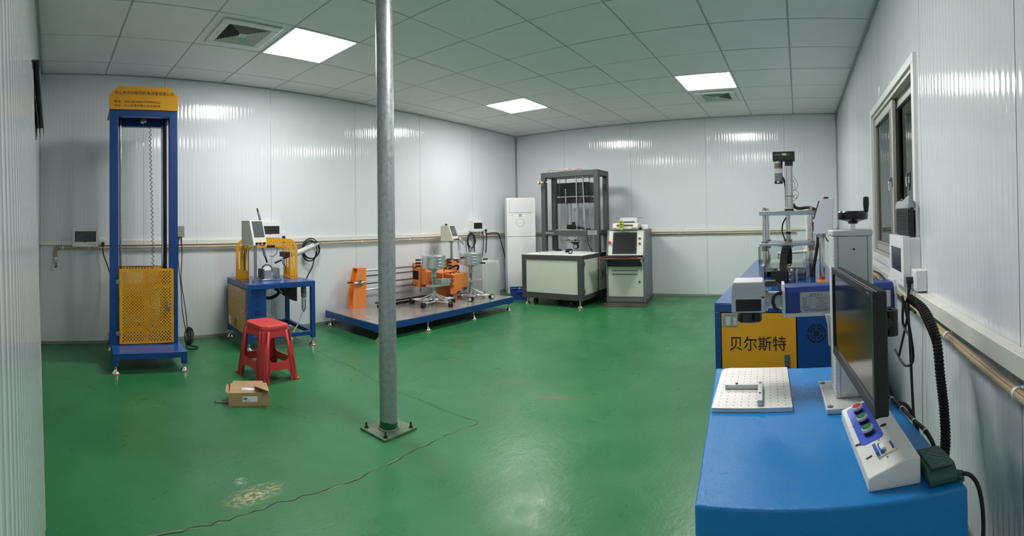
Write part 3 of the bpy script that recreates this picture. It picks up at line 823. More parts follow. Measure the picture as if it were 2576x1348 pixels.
MB().lathe([(0,.0022),(.009,.0022),(.009,.0028),(0,.0028)],(0,0,HS),n=12).build('drain_hole',CUT,st)
# four flared legs with corner angle section, side rails between
def side(axis,sgn):
    """one side frame: a sheet between two corner legs with an arched opening top and bottom"""
    z_a,z_b=.125,.315
    out=[]
    def P(u,z,o=0.0):
        f=1-z/HS; hx=TX+(BX-TX)*f; hy=TY+(BY-TY)*f
        if axis=='x': return (u*(hx),sgn*(hy-o),z)
        return (sgn*(hx-o),u*(hy),z)
    mb=MB()
    def quad(a,b,c,d): mb._add([P(*a),P(*b),P(*c),P(*d)],[(0,1,2,3)])
    U=.52
    # header under the seat
    def band(us,zlo,zhi):
        for (u0,u1) in zip(us,us[1:]): quad((u0,zlo(u0)),(u1,zlo(u1)),(u1,zhi(u1)),(u0,zhi(u0)))
    us=[-.86,-.6,-.52,-.46,-.40,-.2,0,.2,.40,.46,.52,.6,.86]
    arch=lambda u,z0,r: z0 if abs(u)<.40 else z0-r*(1-math.sqrt(max(0,1-((abs(u)-.40)/.14)**2))) if abs(u)<.54 else z0-r
    band(us,lambda u: arch(u,.322,.030) if abs(u)<.55 else .285,lambda u:.366)
    up_=lambda u: .148 if abs(u)<.40 else (.148+.025*(1-math.sqrt(max(0,1-((abs(u)-.40)/.14)**2))) if abs(u)<.54 else .175)
    band(us,lambda u: arch(u,.088,.04) if abs(u)<.55 else .045,up_)
    # legs flats
    for sg in (-1,1):
        for (za,zb) in ((.0,.045),(.045,.175),(.175,.285),(.285,.366)):
            quad((sg*.58,za),(sg*.90,za),(sg*.90,zb),(sg*.58,zb))
    return mb
for axis in 'xy':
    for sgn in (-1,1):
        o=side(axis,sgn).build('side_frame',REDST,t,solid=.006,weld=True,smooth=False)
for sx in (-1,1):
    for sy in (-1,1):
        mb=MB(); n=1; vs=[]
        zs=[0,.1,.2,.367]
        for z in zs:
            f=1-z/HS; hx=TX+(BX-TX)*f; hy=TY+(BY-TY)*f; r=.034
            arc=[(-.012+hx-.0,None)]
            pts_=[]
            pts_.append((sx*(hx-.052),sy*hy)); 
            for i in range(n+1):
                a=math.pi/2*(1-i/n); pts_.append((sx*(hx-r+r*math.cos(a)),sy*(hy-r+r*math.sin(a))))
            pts_.append((sx*hx,sy*(hy-.058)))
            vs+=[(p[0],p[1],z) for p in pts_]
        k=n+3
        mb._add(vs,[(i*k+j,i*k+j+1,(i+1)*k+j+1,(i+1)*k+j) for i in range(len(zs)-1) for j in range(k-1)])
        lg=mb.build('leg',REDST,t,solid=.007)
        MB().rpoly(sx*(BX-.008)-.014,sx*(BX-.008)+.014,sy*(BY-.008)-.014,sy*(BY-.008)+.014,.010,'z',0,.012).build('foot_tip',REDST,lg,bevel=.003)

# ================================================================== CARDBOARD BOX, SPANNER
t=thing('cardboard_box','small open cardboard box with white labels in front of the red stool','box',(1.198,-1.783,0),-21.8)
W_,D_,HB=.255,.155,.080
MB().box(0,W_,0,.003,0,HB).build('front_side',CARD,t); MB().box(0,W_,D_-.003,D_,0,HB+.006).build('back_side',CARD,t)
MB().box(0,.003,.003,D_-.003,0,HB).build('left_side',CARD,t); MB().box(W_-.003,W_,.003,D_-.003,0,HB).build('right_side',CARD,t)
MB().box(.003,W_-.003,.003,D_-.003,0,.003).build('bottom',CARDI,t)
def flap(pts,name='flap'):
    mb=MB(); n=len(pts); mb._add(pts,[tuple(range(n))]); return mb.build(name,CARD,t,solid=.003,smooth=False)
flap([(.004,.002,HB+.001),(W_*.66,.002,HB+.001),(W_*.66,D_*.98,HB+.012),(.012,D_*.98,HB+.012)],'lid')
flap([(W_*.66,.002,HB+.001),(W_*.985,.002,HB+.001),(W_*.98,D_*.98,HB+.012),(W_*.66,D_*.98,HB+.012)],'lid')
flap([(W_*.665,.012,HB+.038),(W_*.99,-.03,HB+.018),(W_,D_*.55,HB+.004),(W_*.66,D_*.62,HB+.018)],'flap')
flap([(-.002,.0,HB),(-.020,-.004,HB+.012),(-.014,D_*.9,HB+.016),(-.002,D_,HB)],'flap')
flap([(.02,D_,HB+.006),(W_*.9,D_,HB+.006),(W_*.88,D_+.03,HB+.016),(.03,D_+.03,HB+.018)],'flap')
l_=MB().box(.088,.182,-.0006,0,.026,.061).build('label_sticker',PAPER,t,smooth=False)
MB().box(.094,.117,-.001,-.0006,.042,.050).build('print_block',INK,l_,smooth=False)
for z in (.055,.036,.031): MB().box(.094,.112 if z>.05 else .135,-.001,-.0006,z,z+.0015).build('print_line',INKG,l_,smooth=False)
def onlid(x,y): return (x,y,HB+.0035+.011*y/(D_*.98))
mb=MB(); mb._add([onlid(.085,.045),onlid(.165,.035),onlid(.168,.068),onlid(.088,.08)],[(0,1,2,3)]); l_=mb.build('label_sticker',PAPER,t,solid=.0006,smooth=False)
for y in (.055,.062): 
    mb=MB(); mb._add([(onlid(.092,y)[0],y,onlid(0,y)[2]+.001),(.106,y,onlid(0,y)[2]+.001),(.106,y+.003,onlid(0,y)[2]+.0012),(.092,y+.003,onlid(0,y)[2]+.0012)],[(0,1,2,3)]); mb.build('print_line',INKG,l_,smooth=False)
t=thing('spanner','grey open-ended spanner lying left of the cardboard box','spanner',(1.165,-1.70,.0),-30)
MB().box(.0,.07,-.006,.006,.001,.006).prism([(0,-.008),(-.012,-.013),(-.030,-.014),(-.032,-.007),(-.016,-.005),(-.016,.005),(-.032,.007),(-.030,.014),(-.012,.013),(0,.008)],'z',.001,.007).build('body',mat('tool_steel',(140,138,136),.4,.8),t,bevel=.001)

# ================================================================== BLUE TABLE WITH THE YELLOW ARCH
t=thing('arch_test_bench','blue steel test table with yellow slotted arch and grey touch-screen box','test machine',(1.81,-.69,0),-5.1)
W_,D_,ZT=.675,.645,.605
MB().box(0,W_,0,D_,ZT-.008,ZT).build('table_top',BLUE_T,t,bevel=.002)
MB().box(0,W_,0,.04,ZT-.05,ZT-.008).build('front_rail',BLUE,t,bevel=.002)
MB().box(0,W_,D_-.04,D_,ZT-.05,ZT-.008).build('rear_rail',BLUE,t,bevel=.002)
for x in (0,W_-.04): MB().box(x,x+.04,.04,D_-.04,ZT-.05,ZT-.008).build('side_rail',BLUE,t,bevel=.002)
for x in (0,W_-.04):
    for y in (0,D_-.04):
        MB().box(x,x+.04,y,y+.04,.075,ZT-.05).build('leg',BLUE,t,bevel=.002); foot(t,x+.02,y+.02,.078,.036)
MB().box(.04,W_-.04,0,.036,.10,.138).build('lower_rail',BLUE,t,bevel=.002); MB().box(.04,W_-.04,D_-.036,D_,.10,.138).build('lower_rail',BLUE,t,bevel=.002)
for x in (0,W_-.04): MB().box(x,x+.036,.04,D_-.04,.10,.138).build('lower_rail',BLUE,t,bevel=.002)
c_=MB().box(.008,.19,.022,D_-.02,.138,ZT-.05).build('cabinet',BLUE,t,bevel=.002)
for k,ch in enumerate('贝尔斯特'): text('lettering',ch,CUT,c_,(.105,.0215,.495-.078*k),height=.058)
# left door with print
d_=MB().rpoly(.045,D_-.045,.145,ZT-.056,.003,'x',-.004,.010).build('side_door',YELTAN,t,bevel=.001)
text('lettering','贝尔斯特',INKW,d_,(-.0045,.30,.525),width=.23,height=.045,face='left')
MB().lathe([(.016,-.0046),(.026,-.0046),(.026,-.004),(.016,-.004),(.016,-.0046)],(0,.465,.525),axis='x',n=20).build('logo_ring',INKW,d_)
text('lettering','15521851056 先生',INKW,d_,(-.0045,.34,.475),width=.32,height=.019,face='left')
text('lettering','15390965352 先生',INKW,d_,(-.0045,.34,.445),width=.32,height=.019,face='left')
h_=MB().box(-.010,-.004,.085,.105,.30,.375).build('latch',ZINC,d_,bevel=.001); MB().box(-.011,-.010,.088,.102,.325,.34).build('latch_mark',RED,h_)
MB().box(-.0048,-.004,.50,.575,.155,.235).build('notice',PAPER,d_,smooth=False)
mb=MB(); tri=[(.40,.165),(.30,.165),(.35,.245)]
mb.tube([(-.0048,p[0],p[1]) for p in tri],.003,4,closed=True); mb.build('warning_triangle',mat('warn_brown',(120,88,24),.6),d_)
MB().tube([(-.0048,.35,.215),(-.0048,.343,.197),(-.0048,.354,.195),(-.0048,.347,.178)],.003,4).build('warning_bolt',MATS['warn_brown'],d_)
# arch: two slotted plates and foot plates
def arch_poly(x0,x1,z0,z1,r,n=8):
    p=[(x0,z0)]
    for i in range(n+1):
        a=math.pi-math.pi/2*i/n; p.append((x0+r+r*math.cos(a),z1-r+r*math.sin(a)))
    for i in range(n+1):
        a=math.pi/2-math.pi/2*i/n; p.append((x1-r+r*math.cos(a),z1-r+r*math.sin(a)))
    p.append((x1,z0)); return p
def arch_band(mb,o,i,y0,y1):
    """band between two arches (same point count)"""
    n=len(o); vs=[(p[0],y,p[1]) for y in (y0,y1) for p in o]+[(p[0],y,p[1]) for y in (y0,y1) for p in i]
    fs=[]
    for k in range(n-1):
        fs+=[(k,k+1,2*n+k+1,2*n+k),(n+k,3*n+k,3*n+k+1,n+k+1),(k,n+k,n+k+1,k+1),(2*n+k,2*n+k+1,3*n+k+1,3*n+k)]
    for k in (0,n-1): fs.append((k,2*n+k,3*n+k,n+k))
    mb._add(vs,fs)
ax0,ax1,az1,aw=.028,.618,1.000,.082
def arch_plate(y0,y1):
    mb=MB(); zf=ZT+.012
    b=[0,.030,.043,.055,.068,aw] # solid | slot | solid | slot | solid in the leg width
    A=lambda o,z0: arch_poly(ax0+o,ax1-o,z0,az1-o,max(.02,.105-o*.8))
    for p,q in ((0,1),(2,3),(4,5)): arch_band(mb,A(b[p],zf),A(b[q],zf),y0,y1)
    for p,q in ((1,2),(3,4)):       # closed ends of the slots: at the feet and across the crown
        for sgn,x in ((1,ax0),(-1,ax1)):
            xa,xb=sorted((x+sgn*b[p],x+sgn*b[q])); mb.box(xa,xb,y0,y1,zf,zf+.085)
        mb.box(.27,.375,y0,y1,az1-b[q],az1-b[p])
    return mb.build('arch_plate',YEL,t,smooth=True)
arch_plate(.272,.279); arch_plate(.432,.439)
for x in (ax0,ax1-aw): 
    MB().box(x,x+aw,.262,.449,ZT,ZT+.010).build('arch_foot',YEL,t,bevel=.001)
    for k in range(3): MB().cyl((x+.012+k*.029,.2615,ZT+.02),(x+.012+k*.029,.268,ZT+.02),.004,n=8).build('bolt',BLACKM,t)
MB().box(.295,.375,.262,.449,az1-.085,az1-.06).cyl((.31,.25,az1-.072),(.31,.27,az1-.072),.008,n=10).cyl((.36,.25,az1-.072),(.36,.27,az1-.072),.008,n=10).build('clamp_block',BLACKM,t,bevel=.001)
# upper gripper and side cylinder with gripper
g_=MB().cyl((.275,.355,.925),(.305,.355,.83),.014,n=14).build('top_cylinder',STEEL,t)
MB().cyl((.305,.355,.83),(.326,.355,.765),.008,n=12).build('rubber_tip',RUB,g_)
MB().cyl((.225,.355,1.30),(.236,.355,1.255),.007,n=12).build('rod_tip',RUB,g_)
MB().cyl((.236,.355,1.26),(.258,.355,1.18),.011,.013,n=12).cyl((.258,.355,1.18),(.27,.355,1.0),.013,n=12).build('upper_rod',STEEL,g_)
d0=Vector((.388,.30,.763)); d1=Vector((.979,.42,.954)); L_=lambda f:d0+(d1-d0)*f
g_=MB().cyl(L_(.42),L_(.80),.028,n=20).build('side_cylinder',ALUW,t)
MB().cyl(L_(.30),L_(.45),.012,n=14).cyl(L_(.12),L_(.30),.012,.009,n=12).build('piston_rod',CHROME,g_); MB().cyl(L_(.80),L_(.88),.018,n=14).build('end_boss',CHROME,g_)
MB().cyl(L_(0),L_(.13),.009,n=12).build('rubber_tip',RUB,g_)
MB().cyl(L_(.86),L_(1.0),.008,.005,n=10).build('rod_tail',STEEL,g_)
for f in (.42,.79): MB().cyl(L_(f)-Vector((.0,0,0)),L_(f+.02),.034,n=4).build('end_cap',STEEL,g_)
MB().box(.490,.560,.279,.432,.815,.865).build('mount_block',BLACKM,t,bevel=.002)
MB().tube([(.36,.33,.93),(.40,.30,.92),(.41,.30,.87),(.38,.31,.83),(.345,.33,.83)],.003,6,5).build('air_tube',RUB,t)
MB().tube([(.52,.38,.84),(.51,.4,.75),(.54,.4,.72),(.55,.40,.64)],.0035,6,5).build('air_tube',RUB,t)
MB().tube([(.145,.44,.95),(.135,.46,.85),(.13,.46,.7),(.13,.46,.60)],.014,10,5).build('conduit',RUB,t)
MB().tube([(.20,.33,.86),(.235,.33,.80),(.26,.34,.74)],.002,6,5).build('clear_tube',PCLEAR,t)
# wheel fixture
f_=MB().box(.215,.42,.20,.37,ZT,ZT+.014).build('fixture_base',STEEL,t,bevel=.002)
MB().box(.385,.400,.21,.36,ZT+.014,ZT+.115).build('fixture_plate',STEEL,t,bevel=.002)
MB().box(.245,.32,.215,.232,ZT+.014,ZT+.10).build('fixture_plate',ZINC,t,bevel=.002)
MB().box(.225,.243,.21,.34,ZT+.014,ZT+.11).build('fixture_plate',GREYD,t,bevel=.002)
w_=MB().lathe([(.0,-.011),(.042,-.011),(.050,-.008),(.050,.008),(.042,.011),(0,.011)],(.295,.285,ZT+.092),axis='y',n=28).build('test_wheel',WHITEP,t)
MB().lathe([(.049,-.013),(.057,-.010),(.057,.010),(.049,.013),(.049,-.013)],(.295,.285,ZT+.092),axis='y',n=28).build('tyre',RUB,w_)
for x,y in ((.235,.215),(.36,.21),(.40,.215)): MB().cyl((x,y,ZT+.014),(x,y,ZT+.024),.007,n=8).build('bolt',BLACKM,t)
# touch screen box on its post
MB().cyl((.119,.118,ZT),(.119,.118,ZT+.028),.032,n=20).build('post_collar',STEEL,t)
MB().cyl((.119,.118,ZT+.028),(.119,.118,.955),.0145,n=18).build('post',STEEL,t)
bx=MB().prism([(.025,.95),(.20,.95),(.20,1.178),(.082,1.178),(.03,.985)],'x',.022,.182).build('control_box',CREAM,t,bevel=.003)
_a=R(20); bx.rotation_euler=(0,0,_a); bx.location=(.119-(.119*math.cos(_a)-.118*math.sin(_a)),.118-(.119*math.sin(_a)+.118*math.cos(_a)),0)
def on_slope(x,u,off):   # u 0..1 up the sloped face
    a=Vector((x,.03,.985)); b=Vector((x,.082,1.178)); nrm=Vector((0,-.193,.052)).normalized()
    return a+(b-a)*u+nrm*off
mb=MB(); P=[on_slope(x,u,o) for o in (0,.006) for x,u in ((.045,.22),(.165,.22),(.165,.96),(.045,.96))]; mb._add(P,((0,3,2,1),(4,5,6,7),(0,1,5,4),(1,2,6,5),(2,3,7,6),(3,0,4,7)))
sc=mb.build('screen_bezel',mat('bezel_grey',(70,74,80),.4),bx,bevel=.001)
mb=MB(); P=[on_slope(x,u,o) for o in (.006,.0066) for x,u in ((.06,.33),(.15,.33),(.15,.88),(.06,.88))]; mb._add(P,((0,3,2,1),(4,5,6,7),(0,1,5,4),(1,2,6,5),(2,3,7,6),(3,0,4,7)))
mb.build('screen',HMI,sc)
for k,(x,mm) in enumerate(((.06,mat('button_dark_red',(120,30,26),.4)),(.102,RED),(.145,BLACK))):
    b=button(bx,(x,.027,.968),(0,-1,.1),.010,mm,.022,'button',BLACK)
# air unit and hoses under the top
MB().prism([(.40,ZT-.05),(.638,ZT-.05),(.638,ZT-.24),(.60,ZT-.23),(.42,ZT-.12)],'y',.33,.42).build('valve_box',BLACKM,t,bevel=.003)
a_=MB().box(.60,.64,.12,.16,ZT-.17,ZT-.05).cyl((.62,.10,ZT-.12),(.62,.18,ZT-.12),.015,n=12).build('air_regulator',mat('regulator_grey',(150,150,142),.4,.4),t,bevel=.002)
MB().lathe([(.0,-.30),(.014,-.295),(.021,-.27),(.021,-.18),(.014,-.17)],(.62,.14,ZT),n=16).build('filter_bowl',BOWL,a_)
MB().cyl((.62,.14,ZT-.31),(.62,.14,ZT-.295),.006,n=8).build('drain_nipple',BLACK,a_)
MB().lathe([(0,-.052),(.018,-.052),(.020,-.02),(0,-.02)],(.62,.14,ZT),n=16).build('regulator_knob',GREYM,a_)
MB().tube([(.21,.30,ZT-.05),(.215,.28,ZT-.13),(.30,.26,ZT-.175),(.40,.28,ZT-.15),(.46,.34,ZT-.10)],.016,12,6).build('conduit',RUB,t)
MB().tube([(.44,.33,ZT-.05),(.43,.3,ZT-.10),(.46,.3,ZT-.14)],.008,8,5).build('clear_tube',PCLEAR,t)
MB().tube([(.61,.14,ZT-.30),(.56,.12,ZT-.40),(.48,.10,.10),(.44,.02,.012)],.006,8,6).build('clear_tube',PCLEAR,t)
MB().tube([(.30,.35,.20),(.33,.36,.28),(.41,.42,.31),(.50,.46,.29)],.003,6,6).tube([(.28,.35,.2),(.32,.33,.26),(.38,.33,.22),(.43,.36,.16)],.003,6,6).tube([(.27,.34,.22),(.33,.30,.25),(.39,.3,.2),(.44,.33,.15)],.003,6,6).build('clear_tube',PCLEAR,t)
# ================================================================== LOW BLUE PLATFORM RIG
t=thing('caster_walking_rig','low blue platform with orange stands, chrome rods and orange carriage','test machine',(3.0,-1.03,0),-2)
PW,PD,PZ=2.185,.955,.172
for x0,x1 in ((.004,1.09),(1.093,PW-.004)): MB().box(x0,x1,.004,PD-.004,PZ-.006,PZ).build('deck_plate',DECK,t,bevel=.001)
MB().box(0,PW,0,.045,.100,PZ-.006).build('frame_rail',BLUE,t,bevel=.002); MB().box(0,PW,PD-.045,PD,.100,PZ-.006).build('frame_rail',BLUE,t,bevel=.002)
for x in (0,1.07,PW-.045): MB().box(x,x+.045,.045,PD-.045,.100,PZ-.006).build('frame_rail',BLUE,t,bevel=.002)
for x in (.05,.70,1.44,2.12):
    for y in (.03,PD-.04):
        if y>.5 and x in (.70,1.44): pass
        foot(t,x,y,.100,.036)
        MB().box(x-.05,x+.05,y-.028,y+.028,.092,.100).build('foot_plate',BLUE,t)
for x,y in ((.45,.02),(.95,.02),(1.5,.02),(.03,.3),(.03,.7)): MB().cyl((x,y,PZ),(x,y,PZ+.003),.007,n=10).build('deck_screw',CHROME,t)
# orange end stands
def stand(x0,x1,xt0,xt1,y0,y1,zt,name='end_stand'):
    zk=.335
    poly=[(x0,PZ),(x1,PZ),(x1,zk),(xt1,zt),(xt0,zt),(x0+.008,zk)]
    a=MB().prism(poly,'y',y0,y0+.010).build(name,ORG,t,bevel=.001)
    MB().prism(poly,'y',y1-.010,y1).build('rear_plate',ORG,a,bevel=.001)
    MB().box(xt1-.012,xt1-.002,y0+.010,y1-.010,zk,zt).box(x1-.012,x1-.002,y0+.010,y1-.010,PZ,zk).build('web_plate',ORG,a)
    MB().box(xt0+.002,xt1-.012,y0+.010,y1-.010,zt-.010,zt).build('top_plate',ORG,a)
    MB().prism([(x0+.045,PZ),(x0+.055,PZ),(xt0+.048,zt-.01),(xt0+.038,zt-.01)],'y',y0+.010,y1-.010).build('inner_web',ORG,a)
    MB().box(x0-.006,x1,y0+.01,y1-.01,PZ,PZ+.010).build('base_plate',ORG,a)
    return a
a=stand(.295,.485,.37,.487,.835,.948,.628)
mb=MB().cyl((.30,.822,.462),(.42,.822,.462),.011,n=12).cyl((.42,.822,.462),(.475,.822,.468),.007,n=12).box(.36,.40,.810,.834,.44,.485)
mb.build('lock_pin',STEEL,t); MB().sph((.465,.822,.467),.009,12).build('pin_knob',CHROME,t)
MB().cyl((.235,.85,.47),(.30,.85,.47),.009,n=12).build('grip',RUB,t)
for z in (.44,.487): MB().cyl((.385,.810,z),(.385,.800,z),.006,n=8).build('bolt',BLACKM,t)
b_=stand(1.83,2.06,1.86,2.01,.80,.93,.635)
# rods
for z,r,mm in ((.588,.012,CHROME),(.524,.0065,BLACKM),(.432,.0065,BLACKM),(.362,.012,CHROME)):
    MB().cyl((.485,.89,z),(1.86,.89,z),r,n=14).build('guide_rod',mm,t)
# black toothed rail on the deck behind
MB().box(.55,1.75,.72,.76,.215,.228).build('cable_tray',BLACKM,t)
for k in range(30): 
    x=.58+k*.04
    MB().box(x,x+.026,.725,.757,PZ,.198).build('chain_link',BLACK,t)
# carriage
c_=MB().box(1.30,1.52,.80,.948,.325,.628).build('carriage',ORG,t,bevel=.004)
MB().box(1.295,1.30,.83,.93,.42,.53).build('carriage_opening',CUT,c_,smooth=False)
for z in (.588,.362):
    k_=MB().cyl((1.27,.89,z),(1.30,.89,z),.024,n=16).build('bearing_flange',STEEL,c_)
    for q in range(4):
        a_=q*math.pi/2+.4; MB().cyl((1.268,.89+.02*math.cos(a_),z+.02*math.sin(a_)),(1.262,.89+.02*math.cos(a_),z+.02*math.sin(a_)),.005,n=8).build('bolt',BLACKM,k_)
MB().prism([(.64,.36),(.80,.36),(.80,.62),(.76,.62)],'x',1.325,1.337).build('gusset',ORG,c_); MB().prism([(.64,.36),(.80,.36),(.80,.62),(.76,.62)],'x',1.483,1.495).build('gusset',ORG,c_)
MB().cyl((1.36,.86,.325),(1.36,.86,.26),.012,n=10).build('carriage_tail',STEEL,c_)
# forward arm with boxed block, clamps to the two caster stands
MB().box(1.34,1.66,.50,.80,.515,.527).build('arm_top',ORG,t,bevel=.002)
MB().box(1.34,1.36,.44,.80,.36,.515).build('arm_side',ORG,t)
MB().box(1.42,1.575,.34,.50,.335,.505).build('block',ORG,t,bevel=.002)
MB().box(1.58,1.71,.36,.56,.330,.505).build('block',ORG,t,bevel=.002)
MB().box(1.36,1.60,.56,.62,PZ,.335).build('block_post',ORG,t,bevel=.002)
for x in (1.37,1.40): 
    for z in (.37,.43,.48): MB().cyl((x+.03,.335,z),(x+.03,.34,z),.006,n=8).build('bolt',BLACKM,t)
for x in (1.46,1.52,1.62): MB().cyl((x,.42,.505),(x,.42,.515),.008,n=8).build('bolt',BLACKM,t)
MB().cyl((1.45,.52,.53),(1.45,.52,.56),.006,n=8).build('bolt',BLACKM,t)
MB().box(1.235,1.42,.36,.46,.405,.462).build('clamp_block',ZINC,t,bevel=.002)
MB().rpoly(1.075,1.42,.35,.49,.06,'z',.385,.402).build('clamp_plate',ZINC,t,bevel=.001)
for x in (1.12,1.22): MB().cyl((x,.37,.402),(x,.37,.420),.008,n=8).build('bolt',ZINC,t)
MB().rpoly(1.70,1.98,.31,.45,.05,'z',.385,.400).build('clamp_plate',ZINC,t,bevel=.001)
MB().box(1.71,1.77,.36,.44,.400,.44).build('clamp_block',ZINC,t,bevel=.002)
MB().tube([(1.80,.78,.52),(1.86,.72,.56),(1.95,.74,.55),(1.97,.78,.50)],.014,8,5).build('black_hose',RUB,t)
# touch screen box on its post
MB().cyl((1.94,.86,.635),(1.94,.86,.89),.016,n=16).build('post',STEEL,t)
MB().cyl((1.94,.86,.635),(1.94,.86,.655),.034,n=18).build('post_flange',STEEL,t); MB().cyl((1.94,.86,.865),(1.94,.86,.89),.032,n=18).build('post_flange',STEEL,t)
bx=MB().prism([(.76,.89),(.95,.89),(.95,1.10),(.83,1.10),(.77,.925)],'x',1.80,1.985).build('control_box',CREAM,t,bevel=.003)
_a=R(18); bx.rotation_euler=(0,0,_a); bx.location=(1.94-(1.94*math.cos(_a)-.86*math.sin(_a)),.86-(1.94*math.sin(_a)+.86*math.cos(_a)),0)
nrm=Vector((0,-.175,.06)).normalized()
def osl(x,u,off): a=Vector((x,.77,.925)); b=Vector((x,.83,1.10)); return a+(b-a)*u+nrm*off
def slab(name,mm,par,xa,xb,ua,ub,o0,o1,fn):
    mb=MB(); P=[fn(x,u,o) for o in (o0,o1) for x,u in ((xa,ua),(xb,ua),(xb,ub),(xa,ub))]; mb._add(P,((0,3,2,1),(4,5,6,7),(0,1,5,4),(1,2,6,5),(2,3,7,6),(3,0,4,7))); return mb.build(name,mm,par)
sc=slab('screen_bezel',MATS['bezel_grey'],bx,1.825,1.965,.2,.95,0,.006,osl); slab('screen',HMI,sc,1.842,1.948,.32,.86,.006,.0066,osl)
for x,mm in ((1.83,RED),(1.885,MATS['button_dark_red']),(1.945,BLACK)): button(bx,(x,.765,.91),(0,-1,.1),.009,mm,.02,'button',BLACK)
button(bx,(1.87,.90,1.10),(0,0,1),.016,MATS['button_dark_red'],.024,'button',BLACK)

# grey cabinet of the rig, against the back wall
t=thing('rig_cabinet','light grey steel cabinet standing behind the orange rig on the back wall side','cabinet',(5.42,-.42,0),-2)
MB().box(0,.40,0,.30,.02,.565).build('body',GREYB,t,bevel=.003)
MB().box(.02,.38,-.006,0,.04,.55).build('door',GREYB,t,bevel=.002)
MB().box(.02,.38,.02,.28,0,.02).build('plinth',GREYD,t)

# weighted caster stands on the platform
def caster_stand(label,cx,cy,rot,r_d,white,hz):
    t=thing('caster_stand',label,'caster stand',(cx,cy,PZ),rot,'weighted caster stands on the platform')
    z=lambda v:v-PZ
    MB().cyl((0,0,z(.225)),(0,0,z(.53)),.021,n=18).build('column',CHROME,t)
    MB().lathe([(0,z(.50)),(.030,z(.50)),(.030,z(.565)),(.05,z(.57)),(.05,z(.585)),(.09,z(.59)),(.09,z(.607)),(0,z(.607))],n=20).build('hub',ZINC,t)
    MB().cyl((0,0,z(.75)),(0,0,z(.82)),.0125,n=14).build('center_pin',CHROME,t)
    for k in range(4):
        z0=z(.607)+k*.0365
        d_=MB().lathe([(0,z0),(r_d-.003,z0),(r_d,z0+.003),(r_d,z0+.033),(r_d-.003,z0+.036),(0,z0+.036)],n=48).build('weight_disc',ZINC,t)
        if k<3:
            for sgn in (-1,1):
                a=R(hz)+(0 if sgn>0 else math.pi)+(k-1)*(.0 if not white else .8)
                p=Vector((math.cos(a)*r_d,math.sin(a)*r_d,z0+.02)); q=p+Vector((math.cos(a),math.sin(a),0))*.075
                h_=MB().cyl(p,q,.0055,n=10).build('handle_rod',STEEL,d_)
                MB().cyl(p+(q-p)*.15,q,.0105,n=12).build('grip',RUB,h_)
    for k in range(5):
        a=R(125-72*k)
        c,s=math.cos(a),math.sin(a)
        P=lambda r,h,w=0:(c*r-s*w,s*r+c*w,z(h))
        l_=MB().tube([P(.018,.30),P(.06,.275),P(.16,.236),P(.255,.222)],.010,8,4).build('leg',ZINC,t)
        MB().tube([P(.018,.235,.012),P(.10,.226,.055),P(.20,.222,.03),P(.262,.222,.0)],.009,8,4).build('brace',ZINC,l_)
        MB().tube([P(.018,.235,-.012),P(.10,.226,-.055),P(.20,.222,-.03),P(.262,.222,.0)],.009,8,4).build('brace',ZINC,l_)
        MB().cyl(P(.262,.212),P(.262,.236),.016,n=12).build('socket',ZINC,l_)
        ca=a+random.uniform(-1.2,1.2); wc=Vector(P(.262,.172+.029))+Vector((math.cos(ca),math.sin(ca),0))*.012
        ax=Vector((-math.sin(ca),math.cos(ca),0))
        w_=MB()
        for sg in (-1,1): w_.cyl(wc+ax*sg*.008,wc+ax*sg*.022,.031,n=22)
        cw=w_.build('caster',RUB if not white else mat('caster_grey',(40,40,42),.4),t)
        if white:
            for sg in (-1,1): MB().cyl(wc+ax*sg*.0222,wc+ax*sg*.0235,.021,n=20).build('wheel_cover',WHITEP,cw)
        MB().cyl(wc-ax*.007,wc+ax*.007,.020,n=14).box(-.008,.008,-.008,.008,0,.03,Matrix.Translation(wc)).build('caster_fork',BLACK,cw)
    MB().cyl((0,0,z(.225)),(0,0,z(.33)),.030,.024,n=16).build('base_hub',ZINC,t)
    return t
def rigpt(x,y): a=R(-2); return (3.0+x*math.cos(a)-y*math.sin(a),-1.03+x*math.sin(a)+y*math.cos(a))
caster_stand('weighted caster stand with black wheels and stacked zinc discs, nearer the column',*rigpt(1.175,.42),0,.142,False,137)
caster_stand('weighted caster stand with white-faced wheels, at the right end of the blue platform',*rigpt(1.795,.38),20,.145,True,120)
# ================================================================== DARK GREY CASTER PRESS
t=thing('caster_press','large dark grey press with white panels, turntable top and tall open frame','test machine',(5.63,-.95,0),-90)
MW,MD,MZ0,MZ=.93,.97,.095,.688
def bar(x0,x1,y0,y1,z0,z1,name='frame_bar',mm=GREYD,p=None,bv=.003): return MB().box(x0,x1,y0,y1,z0,z1).build(name,mm,p or t,bevel=bv)
for x in (0,MW-.07):
    for y in (0,MD-.07): bar(x,x+.07,y,y+.07,MZ0,MZ-.006,'corner_post')
bar(.07,MW-.07,0,.07,MZ-.072,MZ-.006); bar(.07,MW-.07,0,.07,MZ0,MZ0+.08); bar(.07,MW-.07,MD-.07,MD,MZ-.072,MZ-.006); bar(.07,MW-.07,MD-.07,MD,MZ0,MZ0+.08)
for x in (0,MW-.07): bar(x,x+.07,.07,MD-.07,MZ-.072,MZ-.006); bar(x,x+.07,.07,MD-.07,MZ0,MZ0+.08)
bar(MW-.07,MW,.485,.53,MZ0+.08,MZ-.072)
MB().box(.062,MW-.062,.008,.014,MZ0+.072,MZ-.066).build('front_panel',CREAM,t,bevel=.002)
MB().box(.01,.014,.062,MD-.062,MZ0+.072,MZ-.066).build('side_panel',CREAM,t)
MB().box(.07,MW-.07,.3,MD-.1,MZ0+.05,MZ0+.06).build('floor_pan',GREYD,t)
